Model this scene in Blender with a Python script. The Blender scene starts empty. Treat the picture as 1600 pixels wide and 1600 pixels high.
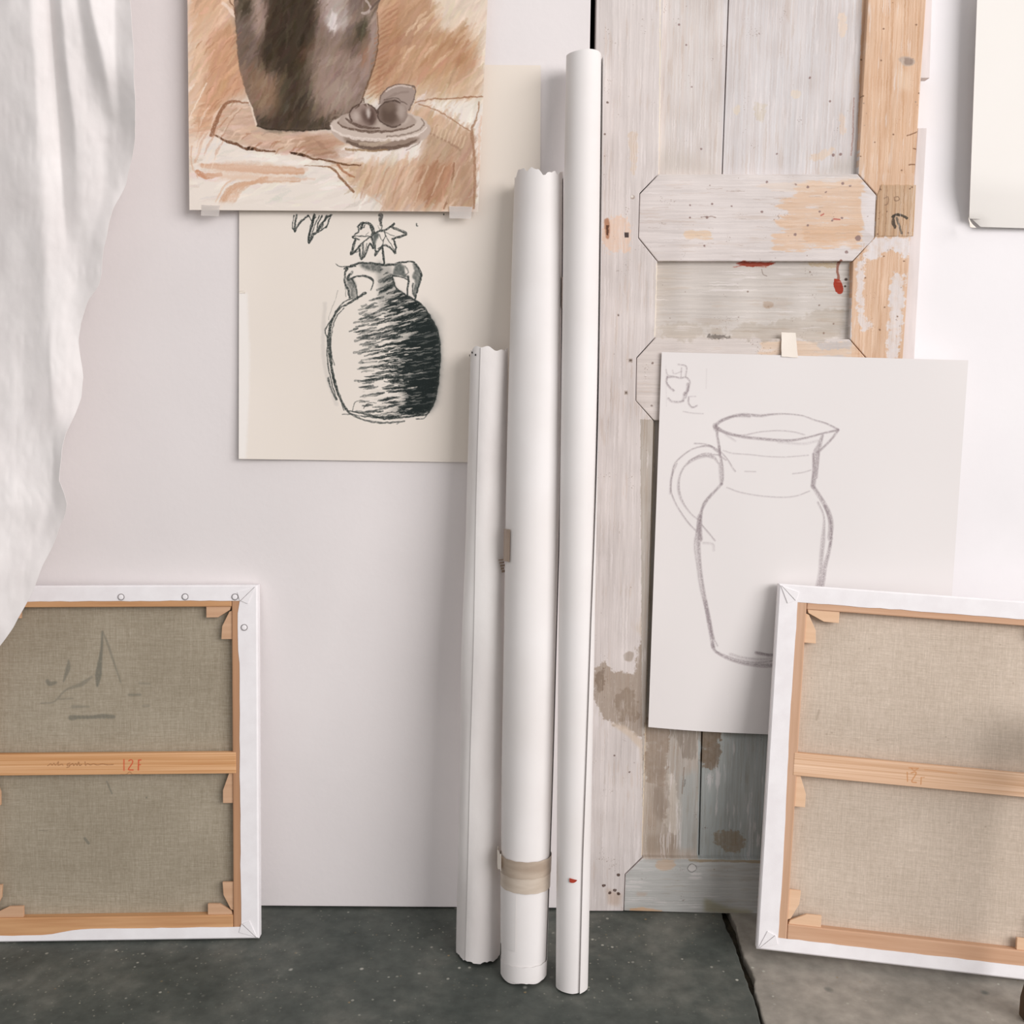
import bpy, bmesh, math
import numpy as np
from mathutils import Vector, Matrix

sc = bpy.context.scene
# ------------------------------------------------------------------ camera
CAM = np.array([0.0, -1.73, 1.0]); FPX = 1600.0
PITCH = math.radians(8.8); ROLL = math.radians(0.42)
fw = np.array([0, math.cos(PITCH), -math.sin(PITCH)])
r0 = np.array([1.0, 0, 0]); u0 = np.array([0, math.sin(PITCH), math.cos(PITCH)])
rt = r0*math.cos(ROLL) + u0*math.sin(ROLL)
up = u0*math.cos(ROLL) - r0*math.sin(ROLL)
cd = bpy.data.cameras.new('camera'); cam = bpy.data.objects.new('camera', cd)
sc.collection.objects.link(cam); sc.camera = cam
cd.sensor_width = 36; cd.sensor_height = 36; cd.lens = 36.0*FPX/1600
cam.matrix_world = Matrix(((rt[0], up[0], -fw[0], CAM[0]), (rt[1], up[1], -fw[1], CAM[1]),
                           (rt[2], up[2], -fw[2], CAM[2]), (0, 0, 0, 1)))
cd.clip_start = 0.05
# ------------------------------------------------------------------ world, lights, exposure
w = bpy.data.worlds.new('world'); sc.world = w; w.use_nodes = True
w.node_tree.nodes['Background'].inputs[0].default_value = (1.0, 0.985, 0.985, 1)
w.node_tree.nodes['Background'].inputs[1].default_value = 0.53
def area(name, loc, target, sx, sy, power, col):
    l = bpy.data.lights.new(name, 'AREA'); l.shape = 'RECTANGLE'; l.size = sx; l.size_y = sy
    l.energy = power; l.color = col
    o = bpy.data.objects.new(name, l); sc.collection.objects.link(o); o.location = loc
    o.rotation_euler = (Vector(target)-Vector(loc)).to_track_quat('-Z', 'Y').to_euler()
    return o
area('window_light', (4.2, -4.6, 2.9), (0.1, 0, 0.75), 4.6, 3.0, 335, (1.0, 0.965, 0.965))
sc.view_settings.view_transform = 'Standard'; sc.view_settings.look = 'None'
sc.view_settings.exposure = 0.0; sc.view_settings.gamma = 1.0
sc.view_settings.use_curve_mapping = False

# ------------------------------------------------------------------ helpers: rays
def ray(px, py):
    px = np.asarray(px, float); py = np.asarray(py, float)
    return fw + rt*((px-800)/FPX)[..., None] + up*((800-py)/FPX)[..., None]
def PY(px, py, y=0.0):          # point where the sight line meets the upright plane at depth y
    d = ray(px, py); t = (np.asarray(y, float)-CAM[1])/d[..., 1]
    return CAM + d*t[..., None]
def PZ(px, py, z=0.0):          # ... meets the floor
    d = ray(px, py); t = (z-CAM[2])/d[..., 2]
    return CAM + d*t[..., None]
rng = np.random.RandomState(7)

# ------------------------------------------------------------------ helpers: objects
def tag(o, label=None, cat=None, group=None, kind=None):
    if label: o['label'] = label
    if cat: o['category'] = cat
    if group: o['group'] = group
    if kind: o['kind'] = kind
    return o
def empty(name, loc=(0, 0, 0), mat=None):
    o = bpy.data.objects.new(name, None); o.empty_display_size = 0.05
    sc.collection.objects.link(o)
    if mat is not None: o.matrix_world = mat
    else: o.location = loc
    return o
def link(name, me, m, parent=None, smooth=False, world=False):
    o = bpy.data.objects.new(name, me); sc.collection.objects.link(o)
    if m is not None:
        me.materials.clear(); me.materials.append(m)
    if smooth: me.polygons.foreach_set('use_smooth', [True]*len(me.polygons))
    if parent:
        o.parent = parent
        if world:                      # mesh given in world coordinates
            o.matrix_parent_inverse = parent_world(parent).inverted()
    return o
def parent_world(p):
    m = p.matrix_basis.copy()
    while p.parent:
        m = p.parent.matrix_basis @ p.matrix_parent_inverse @ m if False else p.parent.matrix_basis @ p.matrix_parent_inverse @ m
        p = p.parent
    return m
def pymesh(name, verts, faces, uvs=None):
    me = bpy.data.meshes.new(name)
    me.from_pydata([tuple(map(float, v)) for v in verts], [], [tuple(int(i) for i in f) for f in faces])
    if uvs is not None:
        l = me.uv_layers.new(name='UVMap')
        li = np.zeros(len(me.loops), dtype=np.int32); me.loops.foreach_get('vertex_index', li)
        l.data.foreach_set('uv', np.asarray(uvs, dtype=np.float32)[li].ravel())
    me.update(); return me
def fixn(me):
    bm = bmesh.new(); bm.from_mesh(me); bmesh.ops.recalc_face_normals(bm, faces=bm.faces[:]); bm.to_mesh(me); bm.free()
def bevel(o, w=0.001, seg=2):
    b = o.modifiers.new('bevel', 'BEVEL'); b.width = w; b.segments = seg; b.limit_method = 'ANGLE'; b.angle_limit = 0.6
def solid(o, t, off=0.0):
    s = o.modifiers.new('solid', 'SOLIDIFY'); s.thickness = t; s.offset = off
    e = o.modifiers.new('split', 'EDGE_SPLIT'); e.split_angle = 0.9
def prism(name, poly, a, b, m, parent=None, plane='world_y', tex=None, bev=0.001, world=False):
    """poly = list of (x,z); extruded from y=a (towards the camera) to y=b"""
    n = len(poly)
    v = [(p[0], a, p[1]) for p in poly] + [(p[0], b, p[1]) for p in poly]
    f = [tuple(range(n)), tuple(range(2*n-1, n-1, -1))]
    f += [(i, (i+1) % n + 0, (i+1) % n + n, i+n) for i in range(n)]
    f = [f[0], f[1]] + [tuple(reversed(x)) for x in f[2:]]
    uv = None
    if tex is not None: uv = [tex.uvxz(p[0], p[2]) for p in v]
    me = pymesh(name, v, f, uv); fixn(me)
    o = link(name, me, m, parent, world=world)
    if bev: bevel(o, bev, 2)
    return o
def box(name, x0, x1, y0, y1, z0, z1, m, parent=None, bev=0.001):
    return prism(name, [(x0, z0), (x1, z0), (x1, z1), (x0, z1)], y0, y1, m, parent, bev=bev)

# ------------------------------------------------------------------ helpers: numpy painting
def s2l(c):
    c = np.asarray(c, float)/255.0
    return np.where(c <= 0.04045, c/12.92, ((c+0.055)/1.055)**2.4)
def vnoise(H, W, sy, sx, seed):
    r = np.random.RandomState(seed); h = int(H/sy)+3; w_ = int(W/sx)+3
    g = r.rand(h, w_).astype(np.float32)
    y = np.arange(H)/sy; x = np.arange(W)/sx
    yi = y.astype(int); xi = x.astype(int); fy = y-yi; fx = x-xi
    fy = (fy*fy*(3-2*fy))[:, None].astype(np.float32); fx = (fx*fx*(3-2*fx))[None].astype(np.float32)
    a = g[yi][:, xi]; b = g[yi][:, xi+1]; c = g[yi+1][:, xi]; d = g[yi+1][:, xi+1]
    return (a*(1-fx)+b*fx)*(1-fy) + (c*(1-fx)+d*fx)*fy
def blur(a, r):
    r = int(max(1, r))
    for _ in range(2):
        for ax in (0, 1):
            p = np.pad(a, [(r+1, r) if i == ax else (0, 0) for i in range(a.ndim)], mode='edge')
            c = np.cumsum(p, axis=ax, dtype=np.float64); n = a.shape[ax]
            a = ((c.take(range(2*r+1, 2*r+1+n), ax) - c.take(range(0, n), ax))/(2*r+1)).astype(np.float32)
    return a
def smooth_poly(p, k=6):
    p = np.asarray(p, float)
    if len(p) < 3: 
        t = np.linspace(0, 1, k+1)[:, None]; return p[0]*(1-t)+p[-1]*t
    q = np.vstack([2*p[0]-p[1], p, 2*p[-1]-p[-2]]); out = []
    for i in range(1, len(q)-2):
        for t in np.arange(k)/k:
            out.append(0.5*((2*q[i]) + (-q[i-1]+q[i+1])*t + (2*q[i-1]-5*q[i]+4*q[i+1]-q[i+2])*t*t + (-q[i-1]+3*q[i]-3*q[i+1]+q[i+2])*t**3))
    out.append(p[-1]); return np.array(out)
class Tex:
    """colour map of one flat thing; drawn in photograph pixels projected on the thing's own plane"""
    def __init__(s, x0, x1, z0, z1, y, col, res=1700, fn=None):
        s.x0, s.x1, s.z0, s.z1, s.y, s.R = x0, x1, z0, z1, y, res
        s.W = int((x1-x0)*res); s.H = int((z1-z0)*res); s.fn = fn
        s.im = np.empty((s.H, s.W, 3), np.float32); s.im[:] = col
        s.grit = (vnoise(s.H, s.W, 1.6, 1.6, 3)*0.6 + vnoise(s.H, s.W, 3.5, 3.5, 4)*0.4)
        s.bump = None
    def map(s, p):
        p = np.asarray(p, float)
        if s.fn: q = s.fn(p)
        else:
            w_ = PY(p[:, 0], p[:, 1], s.y); q = w_[:, [0, 2]]
        return np.stack([(q[:, 0]-s.x0)*s.R, (s.z1-q[:, 1])*s.R], 1)
    def uvxz(s, x, z): return ((x-s.x0)/(s.x1-s.x0), (z-s.z0)/(s.z1-s.z0))
    def k(s): return s.R/905.0
    def mask(s, pts, feather=0, curve=False):
        q = s.map(smooth_poly(list(pts)+[pts[0]], 5) if curve else pts)
        x0 = int(max(0, q[:, 0].min()-4*feather-2)); x1 = int(min(s.W, q[:, 0].max()+4*feather+2))
        y0 = int(max(0, q[:, 1].min()-4*feather-2)); y1 = int(min(s.H, q[:, 1].max()+4*feather+2))
        if x1 <= x0 or y1 <= y0: return None
        X, Y = np.meshgrid(np.arange(x0, x1)+0.5, np.arange(y0, y1)+0.5)
        ins = np.zeros(X.shape, bool); n = len(q)
        for i in range(n):
            ax, ay = q[i]; bx, by = q[(i+1) % n]
            if ay == by: continue
            c = ((ay > Y) != (by > Y)) & (X < (bx-ax)*(Y-ay)/(by-ay)+ax)
            ins ^= c
        m = ins.astype(np.float32)
        if feather: m = blur(m, feather*s.k())
        return m, y0, y1, x0, x1
    def fill(s, pts, col, a=1.0, feather=0, curve=False, noise=0.0, nscale=8, streak=None, seed=1, edge=None):
        if edge:
            pa = np.asarray(pts, float); ext = min(np.ptp(pa[:, 0]), np.ptp(pa[:, 1])); feather = max(feather, min(4.5, ext/7))
        r = s.mask(pts, feather, curve)
        if r is None: return
        m, y0, y1, x0, x1 = r
        if noise or edge:
            sy, sx = (nscale, nscale) if streak is None else ((nscale*8, nscale) if streak == 'v' else (nscale, nscale*8))
            nz = vnoise(y1-y0, x1-x0, sy*s.k(), sx*s.k(), seed)*.55+vnoise(y1-y0, x1-x0, sy*s.k()*.33, sx*s.k()*.33, seed+50)*.3+vnoise(y1-y0, x1-x0, max(1.2, sy*s.k()*.12), max(1.2, sx*s.k()*.12), seed+51)*.15
            if edge: m = np.clip((m + (nz-0.5)*max(edge, .9)*1.5 - 0.47)*3.6+0.5, 0, 1)*np.clip(m*4, 0, 1)
            if edge: m = m*(0.72+0.45*nz)
            if noise: m = m*(1-noise*nz)
        m = (m*a)[..., None]
        s.im[y0:y1, x0:x1] = s.im[y0:y1, x0:x1]*(1-m) + np.array(col, np.float32)*m
    def stroke(s, pts, wd, col, a=1.0, grit=0.0, soft=0.8, k=6, clip=None, raw=False):
        q = s.map(pts) if not raw else np.asarray(pts, float)
        q = smooth_poly(q, k); n = len(q); kk = s.k()
        ws = np.interp(np.linspace(0, 1, n), np.linspace(0, 1, len(wd)), wd)*kk/2 if np.ndim(wd) else np.full(n, wd*kk/2)
        aa = np.interp(np.linspace(0, 1, n), np.linspace(0, 1, len(a)), a) if np.ndim(a) else np.full(n, a)
        pad = ws.max()+soft*kk+2
        x0 = int(max(0, q[:, 0].min()-pad)); x1 = int(min(s.W, q[:, 0].max()+pad))
        y0 = int(max(0, q[:, 1].min()-pad)); y1 = int(min(s.H, q[:, 1].max()+pad))
        if x1-x0 < 2 or y1-y0 < 2: return
        M = np.zeros((y1-y0, x1-x0), np.float32)
        for i in range(n-1):
            a0, b0 = q[i], q[i+1]; wv = max(ws[i], 0.3)
            p_ = wv+soft*kk+1
            sx0 = int(max(x0, min(a0[0], b0[0])-p_)); sx1 = int(min(x1, max(a0[0], b0[0])+p_+1))
            sy0 = int(max(y0, min(a0[1], b0[1])-p_)); sy1 = int(min(y1, max(a0[1], b0[1])+p_+1))
            if sx1 <= sx0 or sy1 <= sy0: continue
            X, Y = np.meshgrid(np.arange(sx0, sx1)+0.5-a0[0], np.arange(sy0, sy1)+0.5-a0[1])
            d = b0-a0; L2 = max(d@d, 1e-6); t = np.clip((X*d[0]+Y*d[1])/L2, 0, 1)
            D = np.hypot(X-t*d[0], Y-t*d[1])
            c = np.clip((wv-D)/(soft*kk)+0.5, 0, 1)*aa[i]
            sl = (slice(sy0-y0, sy1-y0), slice(sx0-x0, sx1-x0))
            M[sl] = np.maximum(M[sl], c)
        if grit:
            g = s.grit[y0:y1, x0:x1]
            M = M*np.clip((g-0.5*grit)*(3.0)+0.35, 1-grit, 1)
        if clip is not None: M = M*clip[y0:y1, x0:x1]
        M = M[..., None]
        s.im[y0:y1, x0:x1] = s.im[y0:y1, x0:x1]*(1-M) + np.array(col, np.float32)*M
    def dot(s, x, y, r, col, a=1.0):
        s.stroke([(x-0.2, y), (x+0.2, y)], 2*r, col, a, soft=0.7, k=1)
    wamp = 0.0
    def warp(s):
        if not s.wamp: return
        a = s.wamp*s.k(); H, W = s.H, s.W
        dx = (vnoise(H, W, 9, 9, 91)-.5)*2*a+(vnoise(H, W, 3, 3, 92)-.5)*a*.4; dy = (vnoise(H, W, 9, 9, 93)-.5)*2*a+(vnoise(H, W, 3, 3, 94)-.5)*a*.4
        Y, X = np.mgrid[0:H, 0:W]
        s.im = s.im[np.clip(Y+dy, 0, H-1).astype(int), np.clip(X+dx, 0, W-1).astype(int)]
    def image(s, name, illum=0.95):
        s.warp(); lin = np.clip(s2l(np.clip(s.im, 0, 255))/illum, 0, 0.93)
        buf = np.ones((s.H, s.W, 4), np.float32); buf[..., :3] = lin[::-1]
        im = bpy.data.images.new(name, s.W, s.H, float_buffer=True)
        im.colorspace_settings.name = 'Non-Color'
        im.pixels.foreach_set(buf.ravel()); im.update(); return im

# ------------------------------------------------------------------ helpers: materials
def newmat(name, rough=0.8, spec=0.3):
    m = bpy.data.materials.new(name); m.use_nodes = True; b = m.node_tree.nodes['Principled BSDF']
    b.inputs['Roughness'].default_value = rough; b.inputs['Specular IOR Level'].default_value = spec
    return m, m.node_tree, b
def mat_tex(name, img, rough=0.85, spec=0.2, bump=0.0, bscale=400, bdist=0.0005):
    m, t, b = newmat(name, rough, spec)
    n = t.nodes.new('ShaderNodeTexImage'); n.image = img; n.interpolation = 'Linear'; n.extension = 'EXTEND'
    t.links.new(n.outputs['Color'], b.inputs['Base Color'])
    if bump:
        add_bump(t, b, bscale, bump, bdist)
    return m
def add_bump(t, b, scale, strength, dist, stretch=(1, 1, 1), detail=4):
    tc = t.nodes.new('ShaderNodeTexCoord'); mp = t.nodes.new('ShaderNodeMapping'); mp.inputs['Scale'].default_value = stretch
    nz = t.nodes.new('ShaderNodeTexNoise'); nz.inputs['Scale'].default_value = scale; nz.inputs['Detail'].default_value = detail
    bp = t.nodes.new('ShaderNodeBump'); bp.inputs['Strength'].default_value = strength; bp.inputs['Distance'].default_value = dist
    t.links.new(tc.outputs['Object'], mp.inputs['Vector']); t.links.new(mp.outputs[0], nz.inputs['Vector'])
    t.links.new(nz.outputs['Fac'], bp.inputs['Height']); t.links.new(bp.outputs[0], b.inputs['Normal'])
    return nz
def mat_noise(name, c1, c2, scale=20, stretch=(1, 1, 1), rough=0.85, spec=0.2, bump=0.0, bscale=200, bdist=0.0005, lo=0.35, hi=0.65, detail=5, illum=0.95, bstretch=(1, 1, 1)):
    m, t, b = newmat(name, rough, spec)
    tc = t.nodes.new('ShaderNodeTexCoord'); mp = t.nodes.new('ShaderNodeMapping'); mp.inputs['Scale'].default_value = stretch
    nz = t.nodes.new('ShaderNodeTexNoise'); nz.inputs['Scale'].default_value = scale; nz.inputs['Detail'].default_value = detail
    cr = t.nodes.new('ShaderNodeValToRGB'); e = cr.color_ramp.elements
    a1 = np.clip(s2l(c1)/illum, 0, .95); a2 = np.clip(s2l(c2)/illum, 0, .95)
    e[0].position = lo; e[0].color = (*a1, 1); e[1].position = hi; e[1].color = (*a2, 1)
    t.links.new(tc.outputs['Object'], mp.inputs['Vector']); t.links.new(mp.outputs[0], nz.inputs['Vector'])
    t.links.new(nz.outputs['Fac'], cr.inputs[0]); t.links.new(cr.outputs[0], b.inputs['Base Color'])
    if bump: add_bump(t, b, bscale, bump, bdist, bstretch)
    return m
M = {}
M['wall'] = mat_noise('wall_paint', (226, 220, 219), (232, 226, 225), 3.0, bump=0.25, bscale=90, bdist=0.0012, rough=0.7, illum=0.93)
M['wall2'] = mat_noise('wall_plaster', (232, 229, 230), (237, 234, 235), 3.0, bump=0.2, bscale=60, bdist=0.0012, rough=0.75, illum=0.93)
M['dark'] = mat_noise('painted_dark', (14, 16, 14), (20, 22, 19), 5)
M['paper'] = mat_noise('white_paper', (226, 221, 218), (232, 228, 226), 6.0, bump=0.15, bscale=35, bdist=0.001, rough=0.55, spec=0.35, illum=0.95)
M['paper_old'] = mat_noise('worn_paper', (222, 216, 213), (240, 236, 233), 9.0, stretch=(1, 1, 0.35), bump=0.5, bscale=30, bdist=0.002, rough=0.6, illum=0.95, detail=8)
M['primed'] = mat_noise('primed_canvas', (236, 232, 233), (242, 239, 240), 30.0, bump=0.4, bscale=900, bdist=0.0004, rough=0.7, illum=0.95)
M['blank'] = mat_noise('blank_sheet', (229, 225, 219), (232, 228, 223), 3.0, rough=0.8, illum=0.95)
M['tape_brown'] = mat_noise('brown_tape', (188, 172, 155), (206, 193, 178), 14.0, stretch=(1, 1, 4), rough=0.35, spec=0.5, bump=0.3, bscale=60, bdist=0.001)
M['tape_mid'] = mat_noise('upper_brown_tape', (168, 150, 133), (188, 172, 155), 14.0, stretch=(1, 1, 4), rough=0.35, spec=0.5, bump=0.3, bscale=60, bdist=0.001)
M['tape_dark'] = mat_noise('dark_tape', (150, 128, 110), (172, 152, 134), 14.0, rough=0.35, spec=0.5)
M['tape_cream'] = mat_noise('cream_tape', (232, 222, 210), (238, 229, 218), 20.0, rough=0.6)
M['tape_clear'] = mat_noise('clear_tape', (226, 219, 214), (232, 225, 220), 20.0, rough=0.45)
M['tape_clear'].node_tree.nodes['Principled BSDF'].inputs['Alpha'].default_value = 0.45
M['red'] = mat_noise('red_paint', (150, 48, 34), (172, 66, 48), 200.0, rough=0.5)
M['pencil'] = mat_noise('fold_shade_grey', (120, 112, 112), (160, 150, 150), 200.0)  # grey that paints the shade along the canvas corner folds
M['cloth'] = mat_noise('white_linen', (231, 225, 223), (238, 233, 231), 12.0, rough=0.95, spec=0.1, bump=0.3, bscale=38, bdist=0.0022, illum=0.95, detail=6)
M['rim'] = mat_noise('grey_metal', (110, 104, 104), (140, 134, 134), 100.0, rough=0.4)
def wood(name, c1, c2, axis, rough=0.6):
    st = (1.2, 20, 30) if axis == 'x' else (30, 20, 1.2)
    return mat_noise(name, c1, c2, 4.0, stretch=st, rough=rough, bump=0.25, bscale=8, bdist=0.0006, bstretch=st, lo=0.3, hi=0.7)
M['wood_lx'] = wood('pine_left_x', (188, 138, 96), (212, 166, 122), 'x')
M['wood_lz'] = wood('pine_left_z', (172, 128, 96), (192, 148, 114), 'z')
M['wood_rx'] = wood('pine_right_x', (196, 153, 122), (212, 173, 143), 'x')
M['wood_rz'] = wood('pine_right_z', (193, 154, 124), (210, 173, 146), 'z')
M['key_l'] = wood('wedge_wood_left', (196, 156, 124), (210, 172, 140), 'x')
M['key_r'] = wood('wedge_wood_right', (222, 184, 150), (232, 196, 164), 'x')
M['dark_wood'] = wood('dark_brown_wood', (74, 58, 44), (98, 78, 58), 'z')

# ------------------------------------------------------------------ the setting
gapx = float(PY(922, 60, 0.0)[0])      # right edge of the panelled wall left of the door
def st(o, label): tag(o, label, kind='structure'); return o
st(box('wall_back', -2.6, gapx, 0.0, 0.04, 0.004, 2.7, M['wall'], bev=0.0015), 'white painted wall left of the old door, lower edge just above the floor')
rx = float(PY(990, 60, 0.0)[0])
st(box('wall_back', rx, 2.8, 0.036, 0.08, 0.0, 2.7, M['wall2'], bev=0), 'white plastered wall behind and right of the old door')
v = [(gapx-0.3, 0.30, 0), (rx+0.3, 0.30, 0), (rx+0.3, 0.30, 2.7), (gapx-0.3, 0.30, 2.7), (gapx-0.3, 0.042, 0), (rx+0.3, 0.085, 0), (rx+0.3, 0.085, 2.7), (gapx-0.3, 0.042, 2.7)]  # backing added behind the gap, its shade painted in near-black
st(link('gap_shade_backing', pymesh('gap_shade_backing', v, [(0, 1, 2, 3), (4, 0, 3, 7), (1, 5, 6, 2), (3, 2, 6, 7)]), M['dark']), 'added black backing that colours in the shade of the gap beside the old door')

# floor: bedding with stone slabs
def slab_mat(name, c1, c2, c3, specks=True):
    m, t, b = newmat(name, 0.62, 0.35)
    N = t.nodes.new; L = t.links.new
    tc = N('ShaderNodeTexCoord')
    n1 = N('ShaderNodeTexNoise'); n1.inputs['Scale'].default_value = 5; n1.inputs['Detail'].default_value = 8; n1.inputs['Roughness'].default_value = 0.65
    n2 = N('ShaderNodeTexNoise'); n2.inputs['Scale'].default_value = 45; n2.inputs['Detail'].default_value = 6
    L(tc.outputs['Object'], n1.inputs['Vector']); L(tc.outputs['Object'], n2.inputs['Vector'])
    cr = N('ShaderNodeValToRGB'); e = cr.color_ramp.elements
    e[0].position = 0.3; e[0].color = (*s2l(c1), 1); e[1].position = 0.72; e[1].color = (*s2l(c3), 1)
    x = e.new(0.5); x.color = (*s2l(c2), 1)
    L(n1.outputs['Fac'], cr.inputs[0])
    mx = N('ShaderNodeMix'); mx.data_type = 'RGBA'; mx.blend_type = 'OVERLAY'; mx.inputs['Factor'].default_value = 0.4
    L(cr.outputs[0], mx.inputs[6]); L(n2.outputs['Fac'], mx.inputs[7])
    hs = N('ShaderNodeHueSaturation'); hs.inputs['Saturation'].default_value = 0.75; L(mx.outputs[2], hs.inputs['Color'])
    out = hs.outputs[0]
    for sc_, th, col, seed in ((62, 0.17, (186, 184, 172), 0.0), (140, 0.24, (148, 146, 132), 3.1), (26, 0.09, (206, 204, 194), 7.7), (55, 0.12, (150, 128, 92), 11.3), (16, 0.12, (104, 106, 100), 5.3)):
        mp = N('ShaderNodeMapping'); mp.inputs['Location'].default_value = (seed, seed*0.7, 0)
        vo = N('ShaderNodeTexVoronoi'); vo.inputs['Scale'].default_value = sc_
        nd = N('ShaderNodeTexNoise'); nd.inputs['Scale'].default_value = sc_*1.7; nd.inputs['Detail'].default_value = 2
        ad = N('ShaderNodeMath'); ad.operation = 'MULTIPLY_ADD'; ad.inputs[1].default_value = 0.25
        L(tc.outputs['Object'], mp.inputs['Vector']); L(mp.outputs[0], vo.inputs['Vector']); L(mp.outputs[0], nd.inputs['Vector'])
        L(nd.outputs['Fac'], ad.inputs[0]); L(vo.outputs['Distance'], ad.inputs[2])
        cmp = N('ShaderNodeMapRange'); cmp.inputs['From Min'].default_value = th+0.14; cmp.inputs['From Max'].default_value = th+0.05
        L(ad.outputs[0], cmp.inputs['Value'])
        sp = N('ShaderNodeSeparateColor'); L(vo.outputs['Color'], sp.inputs[0])
        g = N('ShaderNodeMapRange'); g.inputs['From Min'].default_value = 0.66; g.inputs['From Max'].default_value = 0.95
        L(sp.outputs[0], g.inputs['Value'])
        ncl = N('ShaderNodeTexNoise'); ncl.inputs['Scale'].default_value = 3.5+seed*.3; L(mp.outputs[0], ncl.inputs['Vector'])
        mcl = N('ShaderNodeMapRange'); mcl.inputs['From Min'].default_value = 0.38; mcl.inputs['From Max'].default_value = 0.62; L(ncl.outputs['Fac'], mcl.inputs['Value'])
        m0 = N('ShaderNodeMath'); m0.operation = 'MULTIPLY'; L(cmp.outputs[0], m0.inputs[0]); L(mcl.outputs[0], m0.inputs[1])
        mu = N('ShaderNodeMath'); mu.operation = 'MULTIPLY'; L(m0.outputs[0], mu.inputs[0]); L(g.outputs[0], mu.inputs[1])
        mm = N('ShaderNodeMix'); mm.data_type = 'RGBA'; mm.inputs[7].default_value = (*s2l(col), 1)
        L(mu.outputs[0], mm.inputs['Factor']); L(out, mm.inputs[6]); out = mm.outputs[2]
    L(out, b.inputs['Base Color'])
    bp = N('ShaderNodeBump'); bp.inputs['Strength'].default_value = 0.35; bp.inputs['Distance'].default_value = 0.002
    L(n2.outputs['Fac'], bp.inputs['Height']); L(bp.outputs[0], b.inputs['Normal'])
    return m
M['slab_dark'] = slab_mat('grey_green_stone', (54, 62, 57), (79, 84, 77), (118, 117, 106))
M['slab_light'] = slab_mat('beige_grey_stone', (128, 123, 112), (150, 142, 129), (166, 156, 142))
M['bed'] = mat_noise('joint_dirt', (46, 42, 34), (66, 59, 47), 60, bump=0.8, bscale=80, bdist=0.004)
fl = st(box('floor', -3.0, 3.2, -3.6, 0.30, -0.08, -0.016, M['bed'], bev=0), 'stone slab floor')
seamL = [(1127, 1424), (1133, 1445), (1142, 1462), (1150, 1482), (1160, 1512), (1168, 1535), (1178, 1562), (1190, 1600), (1225, 1700)]
seamR = [(1139, 1424), (1150, 1447), (1156, 1470), (1161, 1490), (1172, 1512), (1179, 1530), (1178, 1546), (1184, 1562), (1195, 1600), (1231, 1700)]
def seam(pts):
    a = PZ(*np.array(smooth_poly(pts, 5)).T)
    r = np.random.RandomState(3); a[:, 0] += (r.rand(len(a))-0.5)*0.0022
    return [(p[0], p[1]) for p in a]
def slab(poly, m, top=0.0):
    n = len(poly)
    v = [(p[0], p[1], top) for p in poly]+[(p[0], p[1], -0.03) for p in poly]
    f = [tuple(range(n)), tuple(range(2*n-1, n-1, -1))]+[(i+n, (i+1) % n+n, (i+1) % n, i) for i in range(n)]
    me = pymesh('slab', v, f); fixn(me); o = link('slab', me, m, fl); bevel(o, 0.0025, 2); return o
sL = seam(seamL); sR = seam(seamR)
yb = sL[-1][1]
slab([(-0.95, 0.28), (-0.95, yb), sL[-1]] + sL[::-1][1:] + [(sL[0][0]-0.02, 0.28)], M['slab_dark'])
slab([(sR[0][0]-0.02, 0.28)] + sR + [(1.35, yb), (1.35, 0.28)], M['slab_light'])
slab([(-3, 0.28), (-3, yb), (-0.956, yb), (-0.956, 0.28)], M['slab_dark'])
slab([(1.357, 0.28), (1.357, yb), (3.1, yb), (3.1, 0.28)], M['slab_light'])
for xa, xb, mm in ((-3, -1.5, 'slab_light'), (-1.494, -0.3, 'slab_dark'), (-0.294, 0.7, 'slab_light'), (0.706, 1.8, 'slab_dark'), (1.806, 3.1, 'slab_light')):
    slab([(xa, yb-0.007), (xa, -3.55), (xb, -3.55), (xb, yb-0.007)], M[mm])

# ------------------------------------------------------------------ old door
DY = -0.006
dxr = float(PY(1447, 0, DY)[0]); dxl = float(PY(932, 0, DY)[0])
D = Tex(dxl-0.02, dxr+0.04, -0.01, 1.66, DY, (216, 207, 203), res=1600)
def grain(H, W, vertical, seed):
    a, b_ = (90, 2.2) if vertical else (2.2, 90)
    g = vnoise(H, W, a, b_, seed)*0.5+vnoise(H, W, a*2, b_*2.5, seed+1)*0.3+vnoise(H, W, 40, 40, seed+2)*0.2
    return g-0.5
gv = grain(D.H, D.W, True, 11); gh = grain(D.H, D.W, False, 15)
blot = vnoise(D.H, D.W, 120, 50, 21)-0.5
D.im += (gv*26)[..., None]*np.array([1, 1, 1.02]) + (blot*14)[..., None]
def dpoly(pts): return [tuple(PY(p[0], p[1], DY)[[0, 2]]) for p in pts]
def region(pts, fn):
    m, y0, y1, x0, x1 = D.mask(pts)
    D.im[y0:y1, x0:x1] = np.where(m[..., None] > 0.5, fn(slice(y0, y1), slice(x0, x1)), D.im[y0:y1, x0:x1])
RAIL1 = [(1030, 272), (1000, 303), (998, 371), (1028, 408), (1332, 408), (1366, 372), (1369, 305), (1340, 272)]
RAIL2 = [(1025, 527), (995, 560), (994, 626), (1022, 657), (1322, 660), (1353, 628), (1355, 562), (1327, 530)]
RAIL3 = [(1005, 1340), (977, 1367), (975, 1423), (1330, 1433), (1332, 1376), (1298, 1345)]
FRZ = [(1028, 408), (1332, 408), (1327, 530), (1025, 527)]
PATCH = [(1369, 304), (1376, 288), (1432, 288), (1428, 370), (1366, 370)]
def hz(base, amp, c=0): 
    return lambda a, b_: np.array(base, np.float32) + (gh[a, b_]*amp)[..., None] + (blot[a, b_]*12)[..., None]
def vt(base, amp): return lambda a, b_: np.array(base, np.float32) + (gv[a, b_]*amp)[..., None]*np.array([0.7, 1, 1.2]) + (blot[a, b_]*12)[..., None]
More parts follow.
